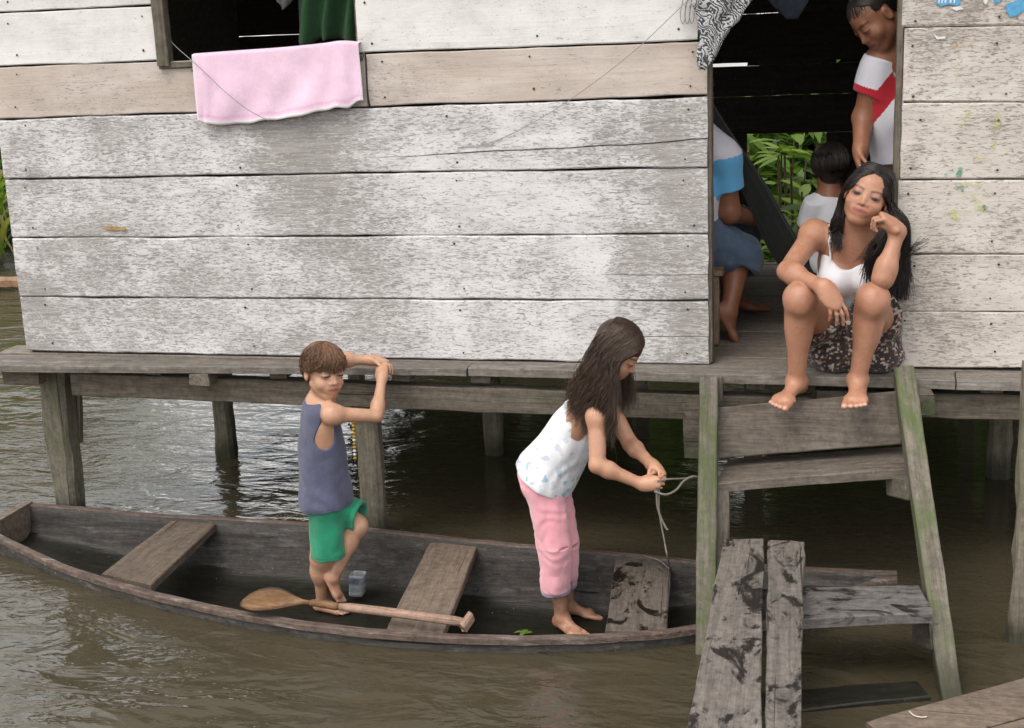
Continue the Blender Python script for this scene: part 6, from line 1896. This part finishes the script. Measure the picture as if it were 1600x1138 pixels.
# ---------------------------------------------------------------- seated man, his back to the water
def build_sitter():
    T = thing('person', (-.12, .48, 0.0), 'man in a white shirt with blue sleeves and denim shorts sitting on the stool', 'person', G_PEOPLE)
    shR = P(1130, 246, Y=.43); shL = P(1040, 236, Y=.52); neck = P(1082, 205, Y=.49)
    H = Head(P(1082, 150, Y=.52), A(.55, .80, -.2), A(.1, .15, 1), .225)
    elR, wrR = P(1140, 332, Y=.46), P(1176, 342, Y=.66)
    elL, wrL = P(1030, 330, Y=.60), P(1100, 345, Y=.78)
    pel = A(-.13, .47, .43); hpR, hpL = A(-.10, .40, .41), A(-.19, .55, .41)
    knR = P(1156, 396, Y=.56); knL = A(.06, .85, .40)
    anR = P(1139, 487, Y=.43); anL = A(.02, .88, .08)
    F = Field(*bounds([H.c + A(0, 0, .1), shR, shL, wrR + A(.1, .05, 0), anR + A(.05, .08, -.15), anL + A(.15, .1, -.06), pel, elL, knL], .11), .004)
    add_head(F, H, False); F.cap(neck, H.w(0, -.12, -.28), .058, .055, .03)
    pts = [pel, lerp(pel, neck, .3), lerp(pel, neck, .55), lerp(pel, neck, .8), lerp(pel, neck, .95)]
    lat = [hpL - hpR] * 2 + [shL - shR] * 3; dims = [(.15, .11), (.14, .10), (.15, .11), (.155, .095), (.09, .07)]
    torso(F, pts, lat, dims, .06)
    for s_, e, w_ in ((shR, elR, wrR), (shL, elL, wrL)):
        F.ell(s_, A(.056, .056, .056), None, .04); F.cap(s_, e, .048, .044, .03); F.cap(e, w_, .044, .028, .02); F.cap(neck, s_, .05, .045, .04)
        add_hand(F, w_, A(.6, .6, -.2), A(0, 0, -1), A(-.6, .6, 0), .17, (.4, .5, .3), (.4, .4, .3))
    for hp, kn, an in ((hpR, knR, anR), (hpL, knL, anL)): F.cap(hp, kn, .085, .06, .04); F.cap(kn, an, .054, .034, .03); F.ell(lerp(kn, an, .3) + A(-.02, 0, 0), A(.05, .05, .07), None, .03)
    add_foot(F, anR, A(.42, .22, -.85), A(.75, .4, .5), A(-.3, .9, .1), .20); add_foot(F, anL, A(.9, .4, -.02), A(0, 0, 1), A(.3, -.9, 0), .22)
    base_c = (.27, .115, .065)
    def col(p):
        c = skin_color(len(p), base_c); c *= (1 + .07 * vnoise(p, 13))[:, None]
        tint(c, .6 * near(p, anR + A(-.05, -.02, -.05), .05), (.46, .23, .16))
        return head_color(c, p, H, (.25, .085, .06), open_=.3)
    put_mesh('body', F, M_SKIN, T, col, 2)
    S = Field(*bounds([neck, pel, shR, shL, elR, elL], .19), .004)
    torso(S, [pel + A(0, 0, -.03)] + pts[1:4], lat, [(.165, .13), (.160, .122), (.165, .13), (.168, .11)], .06)
    sR, sL = lerp(shR, elR, .58), lerp(shL, elL, .58)
    for s_, e in ((shR, sR), (shL, sL)):
        S.cap(neck, s_, .066, .066, .04); S.ell(s_, A(.07, .07, .07), None, .03); S.cone(s_ - (e - s_) * .1, e, .068, .070, .03)
    S.plane(pel + A(0, 0, -.09), A(0, 0, -1), .006); S.ell(H.w(0, -.12, -.60), A(.068, .068, .06), None, .008, 's')
    S.wrinkle(lambda p: .006 * vnoise(p, A(16, 16, 9)))
    def scol(p):
        c = np.tile(A(.68, .66, .72), (len(p), 1))
        for s_, e in ((shR, sR), (shL, sL)):
            out = _n(s_ - lerp(s_, neck, .5) + A(0, 0, -.02))
            tint(c, (((p - s_) @ _n(e - s_) > -.01) & (np.linalg.norm(p - lerp(s_, e, .5), axis=1) < .115) & ((p - s_) @ out > .012)) * 1.0, (.12, .40, .68))
        return c
    put_mesh('shirt', S, mat_cloth('white_blue_shirt', None, .9, .08, 500, .2), T, scol, 2)
    K = Field(*bounds([pel, knR, knL, hpR, hpL], .20), .004)
    K.ell(pel, A(.17, .14, .11), None, 0)
    e1, e2 = knR + (anR - knR) * .30, knL + (anL - knL) * .25
    for hp, kn, e in ((hpR, knR, e1), (hpL, knL, e2)): K.cap(hp, kn, .105, .092, .05); K.cone(kn, e, .094, .090, .04); K.cone(lerp(kn, e, .6), e + (e - kn) * .3, .078, .078, 0, 's')
    K.wrinkle(lambda p: .006 * vnoise(p, A(14, 14, 14)) + .003 * np.sin(p[:, 2] * 60 + 7 * vnoise(p, 9)))
    put_mesh('denim_shorts', K, M_DENIM, T, None, 2)
    short_hair(H, mat_hair('cropped_dark_hair', (.006, .004, .004), (.03, .022, .018), .5), T, 9, 300, .22, .02, -.26, .03, .0016, .02, .005, .01)
build_sitter()

# ---------------------------------------------------------------- toddler
def build_child():
    hc = P(1297, 264, Y=.66)
    T = thing('person', (float(hc[0]), .66, 0.0), 'small dark haired child in a white shirt standing inside, back to the door', 'person', G_PEOPLE)
    H = Head(hc, A(-.25, .95, -.15), A(0, .1, 1), .176)
    neck = hc + A(.0, -.015, -.115); pel = A(hc[0], .67, .29)
    shR, shL = neck + A(.085, .02, -.035), neck + A(-.07, -.03, -.035)
    F = Field(*bounds([hc + A(0, 0, .08), pel, A(hc[0], .69, .02), shR, shL], .14), .004)
    add_head(F, H, True); F.cap(neck, H.w(0, -.08, -.25), .036, .036, .03)
    pts = [pel, lerp(pel, neck, .3), lerp(pel, neck, .58), lerp(pel, neck, .85)]
    torso(F, pts, [A(1, .2, 0)] * 4, [(.085, .075), (.08, .07), (.085, .07), (.085, .06)], .05)
    for s_, sg in ((shR, 1), (shL, -1)):
        e = s_ + A(sg * .03, .04, -.11); w_ = e + A(-sg * .02, .10, -.02)
        F.cap(s_, e, .032, .026, .02); F.cap(e, w_, .026, .018, .02); add_hand(F, w_, A(0, 1, -.2), A(0, 0, -1), A(-sg, 0, 0), .09, (.4, .5, .3), (.4, .4, .3))
        hp = pel + A(sg * .045, 0, -.03); kn = A(hp[0], .69, .16); an = A(hp[0], .67, .04)
        F.cap(hp, kn, .052, .038, .03); F.cap(kn, an, .036, .024, .02); add_foot(F, an, A(0, 1, 0), A(0, 0, 1), A(-sg, 0, 0), .12)
    put_mesh('body', F, M_SKIN, T, lambda p: head_color(skin_color(len(p), (.33, .15, .085)), p, H, (.3, .1, .08)), 2)
    S = Field(*bounds([neck, pel, shR, shL], .13), .004)
    torso(S, pts, [A(1, .2, 0)] * 4, [(.10, .09), (.085, .085), (.08, .08), (.08, .07)], .05)
    for s_, sg in ((shR, 1), (shL, -1)): S.cap(neck, s_, .035, .035, .03); S.cone(s_ - A(sg * .01, .01, -.03), s_ + A(sg * .02, .027, -.075), .042, .044, .02)
    S.plane(pel + A(0, 0, -.05), A(0, 0, -1), .006); S.wrinkle(lambda p: .004 * vnoise(p, 20))
    put_mesh('shirt', S, mat_cloth('child_white_shirt', (.85, .85, .90), .9, .05, 500, .2), T, None, 2)
    short_hair(H, mat_hair('child_black_hair', (.008, .006, .005), (.05, .036, .028), .45), T, 12, 1300, .10, -.30, -.52, .085, .0015, .05, .004, .03)
build_child()

# ---------------------------------------------------------------- rope in the girl's hands
M_ROPE = mat_plain('grey_rope', (.22, .20, .175), .9, 0, .2, .4, 120, .6)
rope = thing('mooring_rope', tuple(P(1040, 750, Y=-.5)), 'thin grey mooring rope held by the girl and tied to the steps', 'rope')
cord('rope', [P(1027, 752, Y=-.57), P(1044, 749, Y=-.55), P(1066, 748, Y=-.48), P(1092, 746, Y=-.41), P(1112, 743, Y=-.42)], .0034, M_ROPE, rope, 30, 6)
cord('rope', [P(1022, 768, Y=-.575), P(1040, 773, Y=-.57), P(1056, 766, Y=-.52), P(1068, 752, Y=-.48), P(1082, 745, Y=-.44), P(1094, 747, Y=-.42)], .0042, M_ROPE, rope, 36, 6)
cord('rope', [P(1026, 762, Y=-.575), P(1027, 790, Y=-.57), P(1033, 810, Y=-.57), P(1040, 824, Y=-.575), P(1043, 828, Y=-.575)], .0040, M_ROPE, rope, 24, 6)
cord('rope', [P(1030, 765, Y=-.57), P(1030, 800, Y=-.57), P(1038, 845, Y=-.58), P(1043, 872, Y=-.60), P(1046, 889, Z=GZ + .006), P(1030, 876, Z=GZ + .006), P(1005, 868, Z=GZ + .006)], .0030, M_ROPE, rope, 40, 6)
# leaves lying in the canoe
for (x, y, s_) in ((824, 984, .22), (832, 988, .18), (818, 988, .16)):
    pt = P(x, y, Z=-.935)
    lf = leaf('broad', M_LEAF, None, pt, s_ * 20, .1, s_)
    lf.name = 'fallen_leaf'; props(lf, 'small green leaf lying on the dark bottom of the canoe', 'leaf', 'fallen leaves in the canoe')
